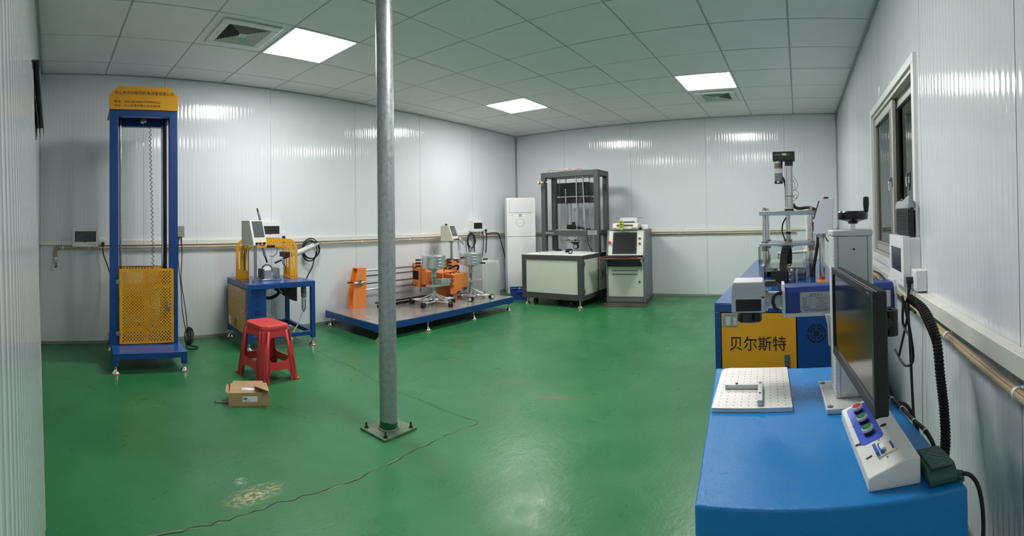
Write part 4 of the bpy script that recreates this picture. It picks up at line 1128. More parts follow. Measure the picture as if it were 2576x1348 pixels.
def pdoor(y0,y1,hy,sgn):
    d_=MB().box(MW-.008,MW+.006,y0,y1,MZ0+.068,MZ-.062).build('side_door',CREAM,t,bevel=.002)
    for z in (MZ0+.12,MZ-.11):
        h_=MB().box(MW+.006,MW+.012,hy-.012,hy+.012,z-.026,z+.026).build('hinge',STEEL,d_,bevel=.001)
        MB().cyl((MW+.014,hy,z-.027),(MW+.014,hy,z+.027),.006,n=8).build('pin',CHROME,h_)
    y=y1-.035 if sgn>0 else y0+.035
    MB().tube([(MW+.004,y,.33),(MW+.03,y,.335),(MW+.032,y,.39),(MW+.032,y,.43),(MW+.03,y,.455),(MW+.004,y,.46)],.006,8).build('handle',GREYD,d_)
pdoor(.058,.48,.06,1); pdoor(.532,.90,.89,-1)
# top and turntable
MB().box(.004,MW-.004,.004,MD-.004,MZ-.006,MZ).build('table_top',WHITEB,t,bevel=.001)
MB().lathe([(0,MZ),(.40,MZ),(.40,MZ+.004),(0,MZ+.004)],(.465,.46,0),n=64).build('turntable',WHITEB,t)
MB().lathe([(.385,MZ+.004),(.392,MZ+.0046),(.385,MZ+.0048),(.385,MZ+.004)],(.465,.46,0),n=64).build('ring_mark',INK,t)
MB().lathe([(.30,MZ+.004),(.304,MZ+.0046),(.30,MZ+.0048),(.30,MZ+.004)],(.465,.46,0),n=64).build('ring_mark',INKG,t)
# levelling feet and casters
for x in (.06,MW-.06):
    for y in (.05,MD-.06): foot(t,x,y,MZ0,.04,.012)
for x in (.16,MW-.20):
    for y in (.10,MD-.14):
        c_=MB().cyl((x-.016,y,.042),(x+.016,y,.042),.040,n=20).build('caster',mat('caster_brown',(70,58,54),.5),t)
        MB().box(x-.024,x-.018,y-.02,y+.02,.03,.088).box(x+.018,x+.024,y-.02,y+.02,.03,.088).box(x-.035,x+.035,y-.035,y+.035,.086,.095).build('fork',BLACKM,c_)
# upper frame
UY0,UY1,UT=.55,.93,1.853
for x in (.0,MW-.07):
    for y in (UY0,UY1-.07): bar(x,x+.07,y,y+.07,MZ,UT,'upright')
for y in (UY0,UY1-.07):
    bar(.07,MW-.07,y,y+.07,UT-.075,UT,'top_beam'); bar(.07,MW-.07,y,y+.07,.928,1.0,'cross_beam')
for x in (0,MW-.07): bar(x,x+.07,UY0+.07,UY1-.07,UT-.075,UT,'top_beam'); bar(x,x+.07,UY0+.07,UY1-.07,.928,1.0,'cross_beam')
np_=MB().box(.76,.90,UY0-.003,UY0,.935,.998).build('name_plate',PLATE,t,smooth=False)
for k in range(5): MB().box(.77,.89-.02*(k%2),UY0-.0036,UY0-.003,.942+k*.011,.945+k*.011).build('print_line',INKG,np_,smooth=False)
MB().box(.07,.20,UY0-.001,UY0,.955,.972).build('scuff_mark',mat('bare_steel',(176,178,178),.4,.6),t,smooth=False)
# guide rods, weights
for x in (.27,.66):
    for y in (.64,.84): MB().cyl((x,y,.83),(x,y,UT-.07),.009,n=12).build('guide_rod',CHROME,t)
MB().cyl((.555,.62,.83),(.555,.62,UT-.07),.010,n=12).build('guide_rod',CHROME,t)
MB().cyl((.70,.60,1.0),(.665,.60,UT-.07),.009,n=12).build('guide_rod',CHROME,t)
for x in (.34,.40,.52,.60): MB().cyl((x,.74,1.0),(x,.74,1.40),.013,n=12).build('lift_column',STEEL,t)
MB().cyl((.465,.76,1.0),(.465,.76,1.32),.026,n=16).build('cylinder',GALV,t)
for k in range(4): MB().box(.215,.735,.63,.85,1.395+k*.0215,1.395+k*.0215+.0195).build('weight_plate',BLACKG,t,bevel=.002)
for k in range(9): MB().box(.215,.735,.63,.85,1.50+k*.0215,1.50+k*.0215+.0195).build('weight_plate',BLACKG,t,bevel=.002)
for z in (1.40,1.43,1.46,1.51,1.545,1.58): MB().cyl((.375,.628,z),(.375,.628,z+.022),.014,n=14).build('weight_glint',CHROME,t)  # chrome pieces added to imitate bright reflections on the weight stack
MB().box(.235,.715,.65,.83,1.482,1.498).build('carrier_plate',STEEL,t)
MB().box(.20,.74,.62,.86,1.0,1.012).build('bed_plate',mat('plate_worn',(170,164,150),.5,.3),t)
MB().box(.44,.52,.62,.70,1.012,1.075).cyl((.39,.645,1.05),(.46,.645,1.05),.034,n=18).cyl((.48,.66,1.06),(.48,.66,1.12),.022,n=16).build('drive_motor',BLACKG,t,bevel=.003)
MB().tube([(.52,.64,1.03),(.60,.6,1.05),(.66,.62,1.02),(.78,.6,1.02)],.008,8,5).tube([(.56,.64,1.02),(.62,.62,1.035),(.70,.64,1.02),(.74,.6,1.02)],.010,8,5).build('cable_tangle',RUB,t)
# lower head with the test caster
MB().box(.29,.64,.62,.86,.832,.842).build('head_plate',mat('plate_cream',(186,182,166),.45,.3),t,bevel=.001)
for x in (.30,.63):
    for y in (.63,.85): MB().cyl((x,y,.815),(x,y,.86),.012,n=8).build('nut',STEEL,t)
MB().prism([(.40,.832),(.53,.832),(.50,.80),(.47,.79),(.40,.815)],'y',.70,.78).cyl((.47,.74,.842),(.47,.74,.86),.02,n=12).build('caster_fork',BLACKM,t)
w_=MB().cyl((.472,.722,.758),(.472,.758,.758),.042,n=24).build('caster_wheel',RUB,t)
MB().cyl((.472,.720,.758),(.472,.760,.758),.030,n=24).build('wheel_face',mat('wheel_grey',(176,172,162),.4),w_)
# signal lamp on the left upright
l_=MB().cyl((.087,.50,1.705),(.11,.52,1.709),.016,n=16).build('signal_lamp',BLACK,t)
for k,mm in enumerate((mat('lamp_green',(40,140,60),.2),mat('lamp_yellow',(224,180,90),.2),mat('lamp_red',(170,50,36),.2))):
    x=.085-k*.021; MB().cyl((x,.49-.01*k,1.704),(x-.018,.482-.01*k,1.703),.020,n=18).build('lens',mm,l_)
MB().cyl((.022,.46,1.702),(.012,.457,1.702),.023,n=18).build('end_cap',WHITEP,l_)
MB().cyl((.11,.52,1.709),(.135,.55,1.711),.009,n=10).build('stem',WHITEP,l_)
# wires on top
MB().tube([(.10,.58,UT+.004),(.14,.57,UT+.03),(.22,.58,UT+.026),(.33,.6,UT+.010)],.005,6,5).build('wire',mat('wire_tan',(170,140,100),.5),t)
for k in range(6):
    a=.30+k*.05; MB().tube([(a,.58+.01*(k%3),UT+.006),(a+.06,.6-.01*(k%2),UT+.012+.012*(k%3)),(a+.13,.59,UT+.012),(a+.2,.61,UT+.006)],.005,6,4).build('wire',[mat('wire_pink',(176,140,128),.5),mat('wire_grey',(150,150,150),.5)][k%2],t)
for x in (.38,.60): MB().tube([(x,.6,UT+.01),(x+.02,.59,UT+.045),(x+.05,.6,UT+.04),(x+.03,.61,UT+.01)],.004,6,4).build('wire',WHITEP,t)
MB().tube([(.74,.56,.93),(.755,.55,.86),(.77,.56,.78),(.80,.6,.70)],.006,8,5).build('cable',RUB,t)
MB().box(.78,.86,.58,.64,MZ,MZ+.008).build('bar_stub',STEEL,t)
# loose casters on the turntable
c=thing('caster_sample','black swivel caster lying on the front edge of the white turntable top','caster',(5.80,-1.62,MZ+.004),30)
MB().cyl((-.02,0,.034),(.02,0,.034),.034,n=22).build('wheel',RUB,c); MB().cyl((-.021,0,.034),(.021,0,.034),.02,n=18).build('hub',WHITEP,c)
MB().prism([(-.03,.05),(.05,.02),(.062,.02),(.062,.05),(.03,.068),(-.03,.068)],'x',-.028,-.023).prism([(-.03,.05),(.05,.02),(.062,.02),(.062,.05),(.03,.068),(-.03,.068)],'x',.023,.028).box(-.028,.028,.055,.062,.02,.068).build('fork',BLACKM,c); MB().cyl((0,.062,.045),(0,.09,.045),.009,n=10).build('stem',STEEL,c)
c=thing('bracket_sample','flat black caster bracket lying at the back of the white turntable top','bracket',(6.36,-1.13,MZ+.004),20)
MB().rpoly(-.08,.08,-.05,.05,.015,'z',0,.008).box(-.03,.05,-.03,.03,.008,.022).build('plate',BLACKM,c,bevel=.002)

# ================================================================== AIR CONDITIONER, CRATE
t=thing('air_conditioner','tall white floor-standing air conditioner in the far corner','air conditioner',(6.195,-.305,0),-47.7)
AW,AD,AH=.462,.27,1.512
MB().rpoly(0,AW,0,AD,.02,'z',.0,AH).build('body',WHITEP,t,bevel=.004)
u_=MB().rpoly(.004,AW-.004,.905,AH-.006,.008,'y',-.014,0).build('upper_front',WHITEP,t,bevel=.004)
MB().rpoly(.004,AW-.004,.02,.898,.008,'y',-.014,0).build('lower_front',WHITEP,t,bevel=.004)
MB().rpoly(.045,AW-.055,1.275,1.478,.01,'y',-.0165,-.014).build('grille_frame',mat('ac_line',(206,208,212),.4),t)
for k in range(8): MB().box(.052,AW-.062,-.0205,-.0165,1.283+k*.024,1.283+k*.024+.0228).build('louver',WHITEP,t,bevel=.001)
MB().box(.19,.245,-.0150,-.014,1.215,1.262).build('energy_label',mat('label_tan',(200,192,170),.5),u_,smooth=False)
for k in range(3): MB().box(.20,.235,-.0156,-.015,1.222+k*.012,1.227+k*.012).build('label_line',mat('label_dark',(120,118,100),.5),u_,smooth=False)
MB().box(.06,.10,-.0150,-.014,1.240,1.244).build('brand_mark',INKG,u_,smooth=False); MB().box(.35,.40,-.0150,-.014,1.257,1.259).build('brand_mark',INKG,u_,smooth=False)
MB().lathe([(.062,-.0152),(.066,-.0152),(.066,-.014),(.062,-.014),(.062,-.0152)],(.215,0,1.125),axis='y',n=40).build('dial_ring',mat('ac_ring',(150,154,156),.4),u_)
for k in range(4): MB().box(.185+k*.02,.191+k*.02,-.0152,-.014,1.105,1.108).build('dial_mark',INKG,u_,smooth=False)
t=thing('plastic_crate','blue plastic crate on the floor in front of the air conditioner','crate',(5.94,-.69,0),-48)
mb=MB(); a=[(-.11,-.08),(.11,-.08),(.11,.08),(-.11,.08)]
def crate_wall(p,q):
    d=(Vector(q)-Vector(p)); n=Vector((d.y,-d.x)).normalized()
    f=1.10
    mb_=MB(); mb_._add([(p[0],p[1],0),(q[0],q[1],0),(q[0]*f,q[1]*f,.165),(p[0]*f,p[1]*f,.165)],[(0,1,2,3)]); return mb_
for p,q in zip(a,a[1:]+a[:1]): crate_wall(p,q).build('side',CRATE,t,solid=.006,smooth=False)
MB().box(-.11,.11,-.08,.08,0,.006).build('bottom',CRATE,t)
f=1.13; MB().tube([(x*f,y*f,.163) for x,y in a],.010,6,closed=True).build('rim',CRATE,t)
MB().box(-.05,.05,-.102,-.086,.105,.135).build('handle_bar',CRATE,t,bevel=.003)
for k,(x,y,r) in enumerate(((-.05,.0,20),(.04,.02,-30),(.0,-.04,75))): MB().box(-.06,.06,-.010,.010,0,.010,Matrix.Translation((x,y,.13+.012*k))@Matrix.Rotation(R(r),4,'Z')).build('scrap',GREYB,t)

# ================================================================== OPERATOR CONSOLE
t=thing('operator_console','grey operator console with tilted black monitor and maroon keyboard shelf','console',(6.0,-2.08,0),-80)
CW,CD,CZ=.52,.78,1.0
prof=[(.05,.03),(.05,.655),(.165,CZ),(CD,CZ),(CD,.03)]
for x in (-.03,CW-.045): MB().prism(prof,'x',x,x+.025).build('side_panel',GREYM,t,bevel=.003)
MB().box(-.005,CW-.045,.165,CD,CZ-.012,CZ).build('top_panel',GREYM,t); MB().box(-.005,CW-.045,CD-.012,CD,.03,CZ-.012).build('rear_panel',GREYM,t)
MB().box(-.04,CW-.01,-.03,CD,0,.03).prism([(-.12,0),(-.03,0),(-.03,.034),(-.10,.016),(-.12,.010)],'x',-.06,CW+.01).build('plinth',BROWN,t,bevel=.003)
d_=MB().box(-.005,CW-.047,.052,.062,.105,.51).build('lower_door',CREAM,t,bevel=.002)
for z in (.405,.455): 
    g_=MB().box(.05,.40,.0505,.052,z-.010,z+.010).build('vent_strip',mat('vent_grey',(146,150,140),.6),d_,smooth=False)
    for k in range(26): MB().box(.056+k*.0132,.060+k*.0132,.0498,.0505,z-.008,z+.008).build('vent_slot',INKG,g_,smooth=False)
MB().cyl((.425,.052,.31),(.425,.040,.31),.013,n=16).build('lock',CHROME,d_); MB().cyl((.425,.040,.31),(.425,.038,.31),.009,n=12).build('lock_core',BLACK,d_)
MB().box(-.005,CW-.047,.058,.07,.035,.10).build('kick_panel',GREYM,t); MB().box(-.005,CW-.047,.075,.085,.512,.66).build('recess_panel',GREYD,t)
n2=Vector((0,-(CZ-.655),.115)).normalized()
def cs(x,u,off): a=Vector((x,.05,.655)); b=Vector((x,.165,CZ)); return a+(b-a)*u+n2*off
f_=slab('sloped_panel',CREAM,t,-.004,CW-.046,.02,.97,-.012,-.004,cs)
m_=slab('monitor_bezel',BLACK,f_,.055,.385,.08,.90,-.004,.006,cs)
slab('screen',SCREENM,m_,.075,.365,.155,.845,.006,.0066,cs)
e_=MB().cyl(cs(.012,.50,-.004),cs(.012,.50,.010),.014,n=16).build('stop_collar',mat('collar_yellow',(214,190,160),.4),f_); MB().cyl(cs(.012,.50,.010),cs(.012,.50,.032),.021,.019,n=18).build('stop_button',RED,e_)
for u,mm in ((.655,mat('dial_green',(30,90,60),.4)),(.46,RED)):
    k_=MB().cyl(cs(.425,u,-.004),cs(.425,u,.006),.017,n=18).build('selector',CHROME,f_); MB().cyl(cs(.425,u,.006),cs(.425,u,.012),.012,n=16).build('selector_cap',mm,k_)
# keyboard shelf and brackets
MB().prism([(-.085,-.23),(CW-.03,-.23),(CW-.02,.06),(-.02,.06)],'z',.625,.640).build('keyboard_shelf',MAROON,t,bevel=.003)
for x in (-.022,CW-.055):
    arc=[(-.12+.15*math.sin(R(a)),.44+.15*math.cos(R(a))+.02) for a in range(0,91,15)]
    poly=[(-.14,.625),(.06,.625),(.06,.40)]+[(.045,.41)]+[(-.12+.16*math.cos(R(a)),.44+.15*math.sin(R(a))) for a in range(0,91,15)]+[(-.14,.59)]
    b_=MB().prism(poly,'x',x,x+.006).build('shelf_bracket',WHITEP,t)
    for k in range(5):
        a=R(15+15*k); y,z=-.12+.178*math.cos(a),.445+.168*math.sin(a)
        MB().cyl((x-.0006,y,z),(x+.0066,y,z),.006,n=10).build('bracket_hole',CUT,b_)
MB().cyl((.20,.0,.60),(.20,.0,.626),.018,n=16).box(.16,.27,-.02,.03,.607,.626).build('shelf_runner',GREYM,t)
def w2(x,y): a=R(-80); return (6.0+x*math.cos(a)-y*math.sin(a),-2.08+x*math.sin(a)+y*math.cos(a))
kb=thing('keyboard','black keyboard on the maroon console shelf','keyboard',(*w2(.17,-.03),.640),-80)
MB().prism([(-.055,0),(.055,0),(.055,.020),(-.055,.010)],'x',-.19,.16).build('body',BLACK,kb,bevel=.003)
for r in range(5): MB().box(-.18,.15,-.046+r*.019,-.031+r*.019,.0115+r*.0017,.0165+r*.0017).build('key_row',BLACKM,kb,bevel=.001)
ms=thing('mouse','black computer mouse at the right end of the maroon console shelf','mouse',(*w2(.395,-.03),.640),-80)
MB().sph((0,0,.0),.03,16,(.95,1.5,1.0)).build('body',BLACK,ms); bpy.context.view_layer.update()
me=ms.children[0].data
for v in me.vertices: v.co.z=max(0,v.co.z)
MB().cyl((-.003,-.02,.026),(.003,-.02,.026),.006,n=10).build('wheel',GREYD,ms)

# things on the console top
pr_=thing('inkjet_printer','cream inkjet printer on top of the grey console','printer',(*w2(.225,.30),CZ),-80)
MB().prism([(-.16,.0),(.14,.0),(.15,.05),(.15,.092),(-.16,.092),(-.178,.03)],'x',-.175,.175).build('body',BEIGE,pr_,bevel=.010,seg=3)
MB().box(-.115,.105,-.181,-.168,.058,.072).build('paper_slot',GREYD,pr_); MB().box(-.12,.09,-.184,-.172,.010,.052).build('front_flap',BEIGE,pr_,bevel=.004)
MB().prism([(.02,.092),(.14,.092),(.15,.155),(.10,.170),(.05,.13)],'x',-.12,.13).build('scanner_lid',mat('printer_grey',(196,204,208),.4),pr_,bevel=.004)
MB().box(-.10,.10,.0,.02,.097,.115).build('tray_gap',GREYD,pr_)
MB().box(-.20,-.12,.08,.13,.155,.161).build('tray_wing',GREYM,pr_); MB().box(.13,.21,.06,.13,.162,.168).build('tray_wing',GREYM,pr_)
for k in range(3): MB().cyl((.165,-.10,.055-.012*k),(.178,-.10,.055-.012*k),.005,n=8).build('key',GREYD,pr_)
g=thing('plastic_block','lime green plastic block standing on the printer front','plastic block',(*w2(.18,.105),CZ),-80)
MB().prism([(-.028,.045),(.028,.045),(.030,.095),(.026,.135),(-.032,.135),(-.030,.09)],'y',-.022,-.012).build('front_plate',LIME,g,bevel=.003); MB().cyl((0,-.022,.105),(0,-.0235,.105),.010,n=14).build('hole',CUT,g); MB().box(-.02,.02,-.0235,-.022,.068,.080).build('slot',CUT,g)
MB().box(-.02,.02,-.012,-.006,0,.13).build('stem',LIME,g)
s_=thing('plastic_case','small white plastic case beside the printer on the console','case',(*w2(.452,.40),CZ),-80)
MB().prism([(-.08,0),(.06,0),(.075,.03),(.05,.068),(-.08,.066)],'x',-.04,.06).build('body',WHITEP,s_,bevel=.006); MB().cyl((-.02,-.082,.04),(-.02,-.0805,.04),.01,n=14).build('vent',GREYB,s_)
k=thing('desk_clamp','small black clamp on the right front edge of the console top','clamp',(*w2(.425,.19),CZ),-80)
MB().cyl((0,0,0),(0,0,.03),.012,n=12).box(-.03,.03,-.008,.008,.014,.026).box(-.02,.02,-.015,.015,0,.006).build('body',BLACK,k,bevel=.002)
# ================================================================== BLUE AND YELLOW PRESS BENCH
t=thing('press_bench','long blue bench with yellow front door carrying a four-post press','test machine',(2.655,-4.13,0),-90)
BW,BD,BZ=.72,2.6,.68
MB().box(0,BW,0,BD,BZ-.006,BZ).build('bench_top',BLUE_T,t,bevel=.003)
MB().box(0,BW,0,.03,BZ-.05,BZ-.006).build('front_rail',BLUE,t,bevel=.002)
for x in (0,BW-.032): MB().box(x,x+.032,0,.03,.07,BZ-.05).build('front_post',BLUE,t,bevel=.002)
MB().box(.032,BW-.032,0,.03,.07,.11).build('lower_rail',BLUE,t,bevel=.002)
MB().box(0,.004,.03,BD,.07,BZ-.006).build('side_panel',BLUE,t); MB().box(BW-.004,BW,.03,BD,.07,BZ-.006).build('side_panel',BLUE,t); MB().box(.004,BW-.004,BD-.004,BD,.07,BZ-.006).build('rear_panel',BLUE,t)
MB().box(.032,BW-.032,.024,.03,.11,BZ-.05).build('inner_panel',CUT,t,smooth=False)
for x in (.03,BW-.03):
    for y in (.04,BD/2,BD-.04): foot(t,x,y,.07,.036)
d_=MB().box(.036,.440,.002,.022,.115,BZ-.054).build('front_door',YEL,t,bevel=.003)
text('lettering','贝尔斯特',CUT,d_,(.232,.0012,.462),width=.305,height=.078)
n_=MB().box(.042,.125,.0005,.002,.555,.624).build('name_plate',PLATE,d_,smooth=False)
text('lettering','贝尔斯特机电设备有限公司',INK,n_,(.087,.0004,.6145),width=.062,height=.0075)
for k in range(7):
    z=.604-k*.0066; MB().box(.046,.057,.0002,.0005,z-.001,z+.001).build('print_line',INKG,n_,smooth=False)
    MB().box(.062,.084,.0002,.0005,z-.0016,z+.0016).build('print_line',INKW,n_,smooth=False)
    if k>0: MB().box(.090,.099,.0002,.0005,z-.001,z+.001).build('print_line',INKG,n_,smooth=False); MB().box(.104,.117,.0002,.0005,z-.0016,z+.0016).build('print_line',INKW,n_,smooth=False)
for x in (.044,.123):
    for z in (.557,.622): MB().cyl((x,.0005,z),(x,-.0006,z),.0018,n=8).build('rivet',CHROME,n_)
l_=MB().rpoly(.376,.401,.330,.402,.003,'y',-.004,.002).build('latch',mat('latch_teal',(50,100,118),.35,.4),d_,bevel=.001)
MB().box(.3805,.3965,-.0048,-.004,.345,.358).build('latch_mark',RED,l_,smooth=False); MB().rpoly(.3795,.3975,.362,.398,.002,'y',-.0055,-.004).build('latch_lever',mat('latch_grey',(96,128,138),.35,.5),l_)
v_=MB().box(.446,BW-.036,.004,.022,.115,BZ-.054).build('vent_panel',BLUE,t,bevel=.002)
def arc_seg(r0,r1,a0,a1,n=8):
    mb=MB(); c=(.548,.512); vs=[]
    for i in range(n+1):
        a=R(a0+(a1-a0)*i/n)
        for r in (r0,r1): vs.append((c[0]+r*math.cos(a),.0033,c[1]+r*math.sin(a)))
    mb._add(vs,[(2*i,2*i+1,2*i+3,2*i+2) for i in range(n)]); return mb
for r0,r1,g in ((.043,.051,5),(.0265,.034,7),(.0,.018,9)):
    for q in range(4): arc_seg(r0+(.0015 if r0==0 else 0),r1,q*90+g,q*90+90-g).build('vent_slot',CUT,v_,smooth=False)
# press
for x0,x1 in ((.170,.194),(.512,.536)): 
    MB().prism([(1.06,BZ),(1.95,BZ),(1.95,.785),(1.06,.768)],'x',x0,x1).build('side_plate',mat('plate_steel_dull',(150,158,162),.38,.7,.06,14),t,bevel=.001)
MB().box(.194,.512,1.10,1.85,.735,.748).build('bed_plate',mat('bed_zinc',(176,190,184),.3,.6,.08,10),t)
MB().box(.194,.512,1.085,1.10,.722,.750).build('bed_edge',MATS['plate_steel_dull'],t)
for k in range(16):
    for x in (.205,.500): MB().cyl((x,1.13+k*.044,.748),(x,1.13+k*.044,.7486),.005,n=8).build('bed_hole',CUT,t)
for x in (.195,.566):
    for y in (1.20,1.55):
        MB().cyl((x,y,BZ),(x,y,1.155),.0185,n=18).build('press_post',CHROME,t)
        MB().cyl((x,y,1.186),(x,y,1.200),.018,n=6).cyl((x,y,1.200),(x,y,1.215),.014,n=6).build('post_nut',STEEL,t)
        MB().cyl((x,y,.872),(x,y,.918),.0265,n=18).cyl((x,y,.935),(x,y,.947),.028,n=18).build('bushing',mat('bushing_steel',(170,158,136),.25,.9),t)
MB().box(.158,.604,1.14,1.61,1.153,1.186).build('top_platen',mat('platen_zinc',(172,184,190),.3,.8,.05,10),t,bevel=.002)
MB().box(.155,.590,1.14,1.61,.915,.935).build('moving_platen',MATS['platen_zinc'],t,bevel=.002)
MB().box(.295,.44,1.25,1.5,.903,.915).box(.322,.415,1.27,1.48,.892,.903).build('press_pad',MATS['platen_zinc'],t,bevel=.001)
MB().cyl((.380,1.34,1.005),(.380,1.34,1.155),.0195,n=18).build('ram_rod',CHROME,t)
MB().cyl((.380,1.34,.998),(.380,1.34,1.018),.0205,n=18).build('ram_collar',BLACK,t); MB().cyl((.380,1.34,.953),(.380,1.34,.998),.019,n=16).build('load_cell',STEEL,t); MB().cyl((.380,1.34,.935),(.380,1.34,.957),.030,n=20).build('ram_nut',MATS['bushing_steel'],t)
c_=MB().rpoly(.362,.424,1.31,1.372,.006,'z',1.203,1.553).build('actuator',ALUW,t)
for x in (.372,.412): MB().box(x,x+.003,1.3085,1.31,1.21,1.548).build('groove',INKG,c_,smooth=False)
MB().box(.360,.426,1.307,1.309,1.305,1.309).build('cable_tie',BLACK,c_)
MB().box(.352,.426,1.30,1.382,1.186,1.203).build('actuator_foot',BLACK,t,bevel=.002); MB().box(.362,.426,1.305,1.377,1.553,1.594).build('actuator_cap',BLACK,t,bevel=.002)
h_=MB().box(.264,.442,1.295,1.385,1.594,1.668).build('belt_housing',BLACKM,t,bevel=.003)
MB().box(.339,.376,1.2945,1.295,1.636,1.654).build('warning_label',mat('label_yellow',(206,190,110),.5),h_,smooth=False); MB().lathe([(0,-.0006),(.010,-.0006),(.010,0),(0,0)],(.390,1.295,1.644),axis='y',n=16).build('green_label',GREEN,h_); MB().box(.282,.33,1.2945,1.295,1.638,1.648).build('print_line',INKG,h_,smooth=False)
m_=MB().cyl((.308,1.34,1.535),(.308,1.34,1.594),.034,n=20).build('gearbox',mat('gearbox_bronze',(120,108,92),.35,.7),t)
MB().cyl((.308,1.34,1.575),(.308,1.34,1.594),.036,n=20).build('gear_ring',STEEL,m_); MB().cyl((.308,1.34,1.528),(.308,1.34,1.537),.035,n=20).build('gear_ring',STEEL,m_)
MB().rpoly(.275,.341,1.307,1.373,.008,'z',1.495,1.530).build('motor_flange',ALUW,m_); MB().rpoly(.276,.340,1.308,1.372,.008,'z',1.432,1.495).build('motor_body',mat('motor_grey',(130,136,142),.35,.6),m_); MB().rpoly(.275,.341,1.307,1.373,.006,'z',1.412,1.432).build('motor_end',BLACK,m_)
MB().box(.295,.315,1.3055,1.307,1.418,1.430).build('motor_label',PAPER,m_,smooth=False)
MB().tube([(.335,1.38,1.47),(.35,1.40,1.44),(.362,1.41,1.38),(.364,1.40,1.22)],.009,8,5).build('motor_cable',RUB,t)
MB().tube([(.424,1.34,1.24),(.44,1.33,1.215),(.48,1.31,1.205),(.53,1.29,1.212),(.565,1.25,1.208),(.60,1.18,1.19)],.0125,10,6).build('conduit',RUB,t)
MB().tube([(.36,1.33,1.13),(.335,1.31,1.08),(.33,1.31,1.02),(.345,1.31,.97),(.352,1.32,.945)],.0055,8,6).build('hose',RUB,t)
for pts in ([(.426,1.30,1.47),(.455,1.30,1.42),(.462,1.30,1.385),(.44,1.30,1.355)],[(.426,1.30,1.44),(.438,1.30,1.40),(.437,1.3,1.37),(.428,1.3,1.35)],[(.426,1.30,1.355),(.45,1.30,1.35),(.468,1.30,1.325),(.46,1.30,1.295),(.44,1.30,1.29),(.43,1.30,1.305),(.442,1.3,1.32),(.455,1.30,1.305),(.45,1.3,1.285),(.425,1.30,1.265)]):
    MB().tube(pts,.0016,6,5).build('sensor_wire',RUB,t)
# drive unit with a drag chain in front of the press
MB().box(.262,.378,.78,.93,BZ,.762).build('drive_box',BLACKM,t,bevel=.002); MB().box(.383,.424,.80,.93,BZ,.757).build('drive_bracket',mat('bracket_grey',(110,114,118),.4,.6),t,bevel=.002); MB().box(.434,.450,.86,.94,BZ,.755).build('drive_plate',ZINC,t)
for z in (.70,.738): MB().cyl((.395,.80,z),(.395,.795,z),.008,n=10).build('bolt',CHROME,t)
for k,x in enumerate((.285,.31,.335,.40,.425)): MB().box(x,x+.014,.82,.84,.757,.770).build('terminal',WHITEP if k%2 else BLACK,t)
pth=catmull([Vector(p) for p in ((.345,.84,.755),(.346,.90,.80),(.352,.98,.862),(.362,1.05,.905),(.374,1.09,.91),(.382,1.10,.88),(.384,1.08,.83),(.382,1.04,.79))],4)
for k in range(0,len(pth)-1):
    a,b=pth[k],pth[k+1]; d=(b-a).normalized(); s2=Vector((1,0,0)); n2=d.cross(s2).normalized()
    M_=Matrix((s2,d,n2)).transposed().to_4x4(); M_.translation=(a+b)/2; L2=(b-a).length*.46
    MB().box(-.026,.026,-L2,L2,-.010,.010,M_).build('drag_chain_link',BLACK,t,bevel=.002)
MB().tube([(.385,1.0,.83),(.40,1.0,.80),(.395,1.0,.775),(.37,1.0,.78),(.365,1.0,.80)],.004,6,5).build('wire',RUB,t); MB().cyl((.372,.90,.752),(.38,.94,.79),.006,n=8).build('brass_stud',BRASS,t)
# operator box on its post
MB().cyl((.634,1.0,BZ),(.634,1.0,.99),.0215,n=20).build('post',CHROME,t); MB().cyl((.634,1.0,.982),(.634,1.0,1.010),.034,n=20).build('post_flange',STEEL,t)
bx=MB().prism([(.571,1.010),(.712,1.010),(.724,1.266),(.627,1.266),(.575,1.105)],'y',.92,1.12).build('control_box',mat('box_lilac_white',(222,224,230),.4),t,bevel=.003)
nl=Vector((-.161,0,.052)).normalized()
def bs(y,u,off): a=Vector((.575,y,1.105)); b=Vector((.627,y,1.266)); return a+(b-a)*u+nl*off
slab('touch_screen',BLACK,bx,.935,1.105,.08,.92,0,.006,bs)
for z,mm in ((1.085,RED),(1.05,WHITEP)): MB().box(.563,.573,.925,.945,z-.014,z+.014).build('switch',mm,bx)
MB().box(.564,.573,.923,.95,1.028,1.094).build('switch_plate',BLACK,bx)
button(bx,(.672,1.0,1.266),(0,0,1),.017,MATS['button_dark_red'],.016,'button',BLACK)
MB().tube([(.61,1.06,1.0),(.605,1.06,.93),(.59,1.07,.84),(.575,1.08,.76),(.572,1.08,BZ)],.013,10,6).build('conduit',RUB,t)
MB().tube([(.665,1.02,1.005),(.668,1.02,.97),(.69,1.02,.945),(.70,1.02,.94)],.004,6,5).build('wire',RUB,t)
def w3(x,y): return (2.655+y,-4.13-x)
e=thing('emergency_stop','red emergency stop button on a yellow box on the blue bench','stop button',(*w3(.618,.73),BZ),-90)
MB().box(-.037,.037,-.03,.03,0,.018).build('box',mat('estop_yellow',(232,176,40),.4),e,bevel=.002); MB().cyl((0,0,.018),(0,0,.030),.013,n=16).build('collar',PADO,e); MB().lathe([(0,.030),(.016,.030),(.019,.036),(.018,.044),(0,.046)],n=20).build('mushroom',RED,e)
p=thing('pvc_pipe','ivory plastic drain pipe standing behind the press','pipe',(*w3(.556,2.70),0),-90)
MB().cyl((0,0,0),(0,0,1.13),.0175,n=18).build('riser',IVORY,p); MB().cyl((0,0,.715),(0,0,.79),.0215,n=18).cyl((0,0,.752),(-.04,0,.752),.0215,n=18).build('fitting',IVORY,p); MB().cyl((0,0,1.085),(0,0,1.145),.0215,n=18).build('fitting',IVORY,p); MB().cyl((-.03,0,.752),(-.33,0,.735),.0175,n=18).build('branch',IVORY,p); MB().cyl((-.33,0,.745),(-.33,0,0),.0175,n=18).build('branch_drop',IVORY,p)
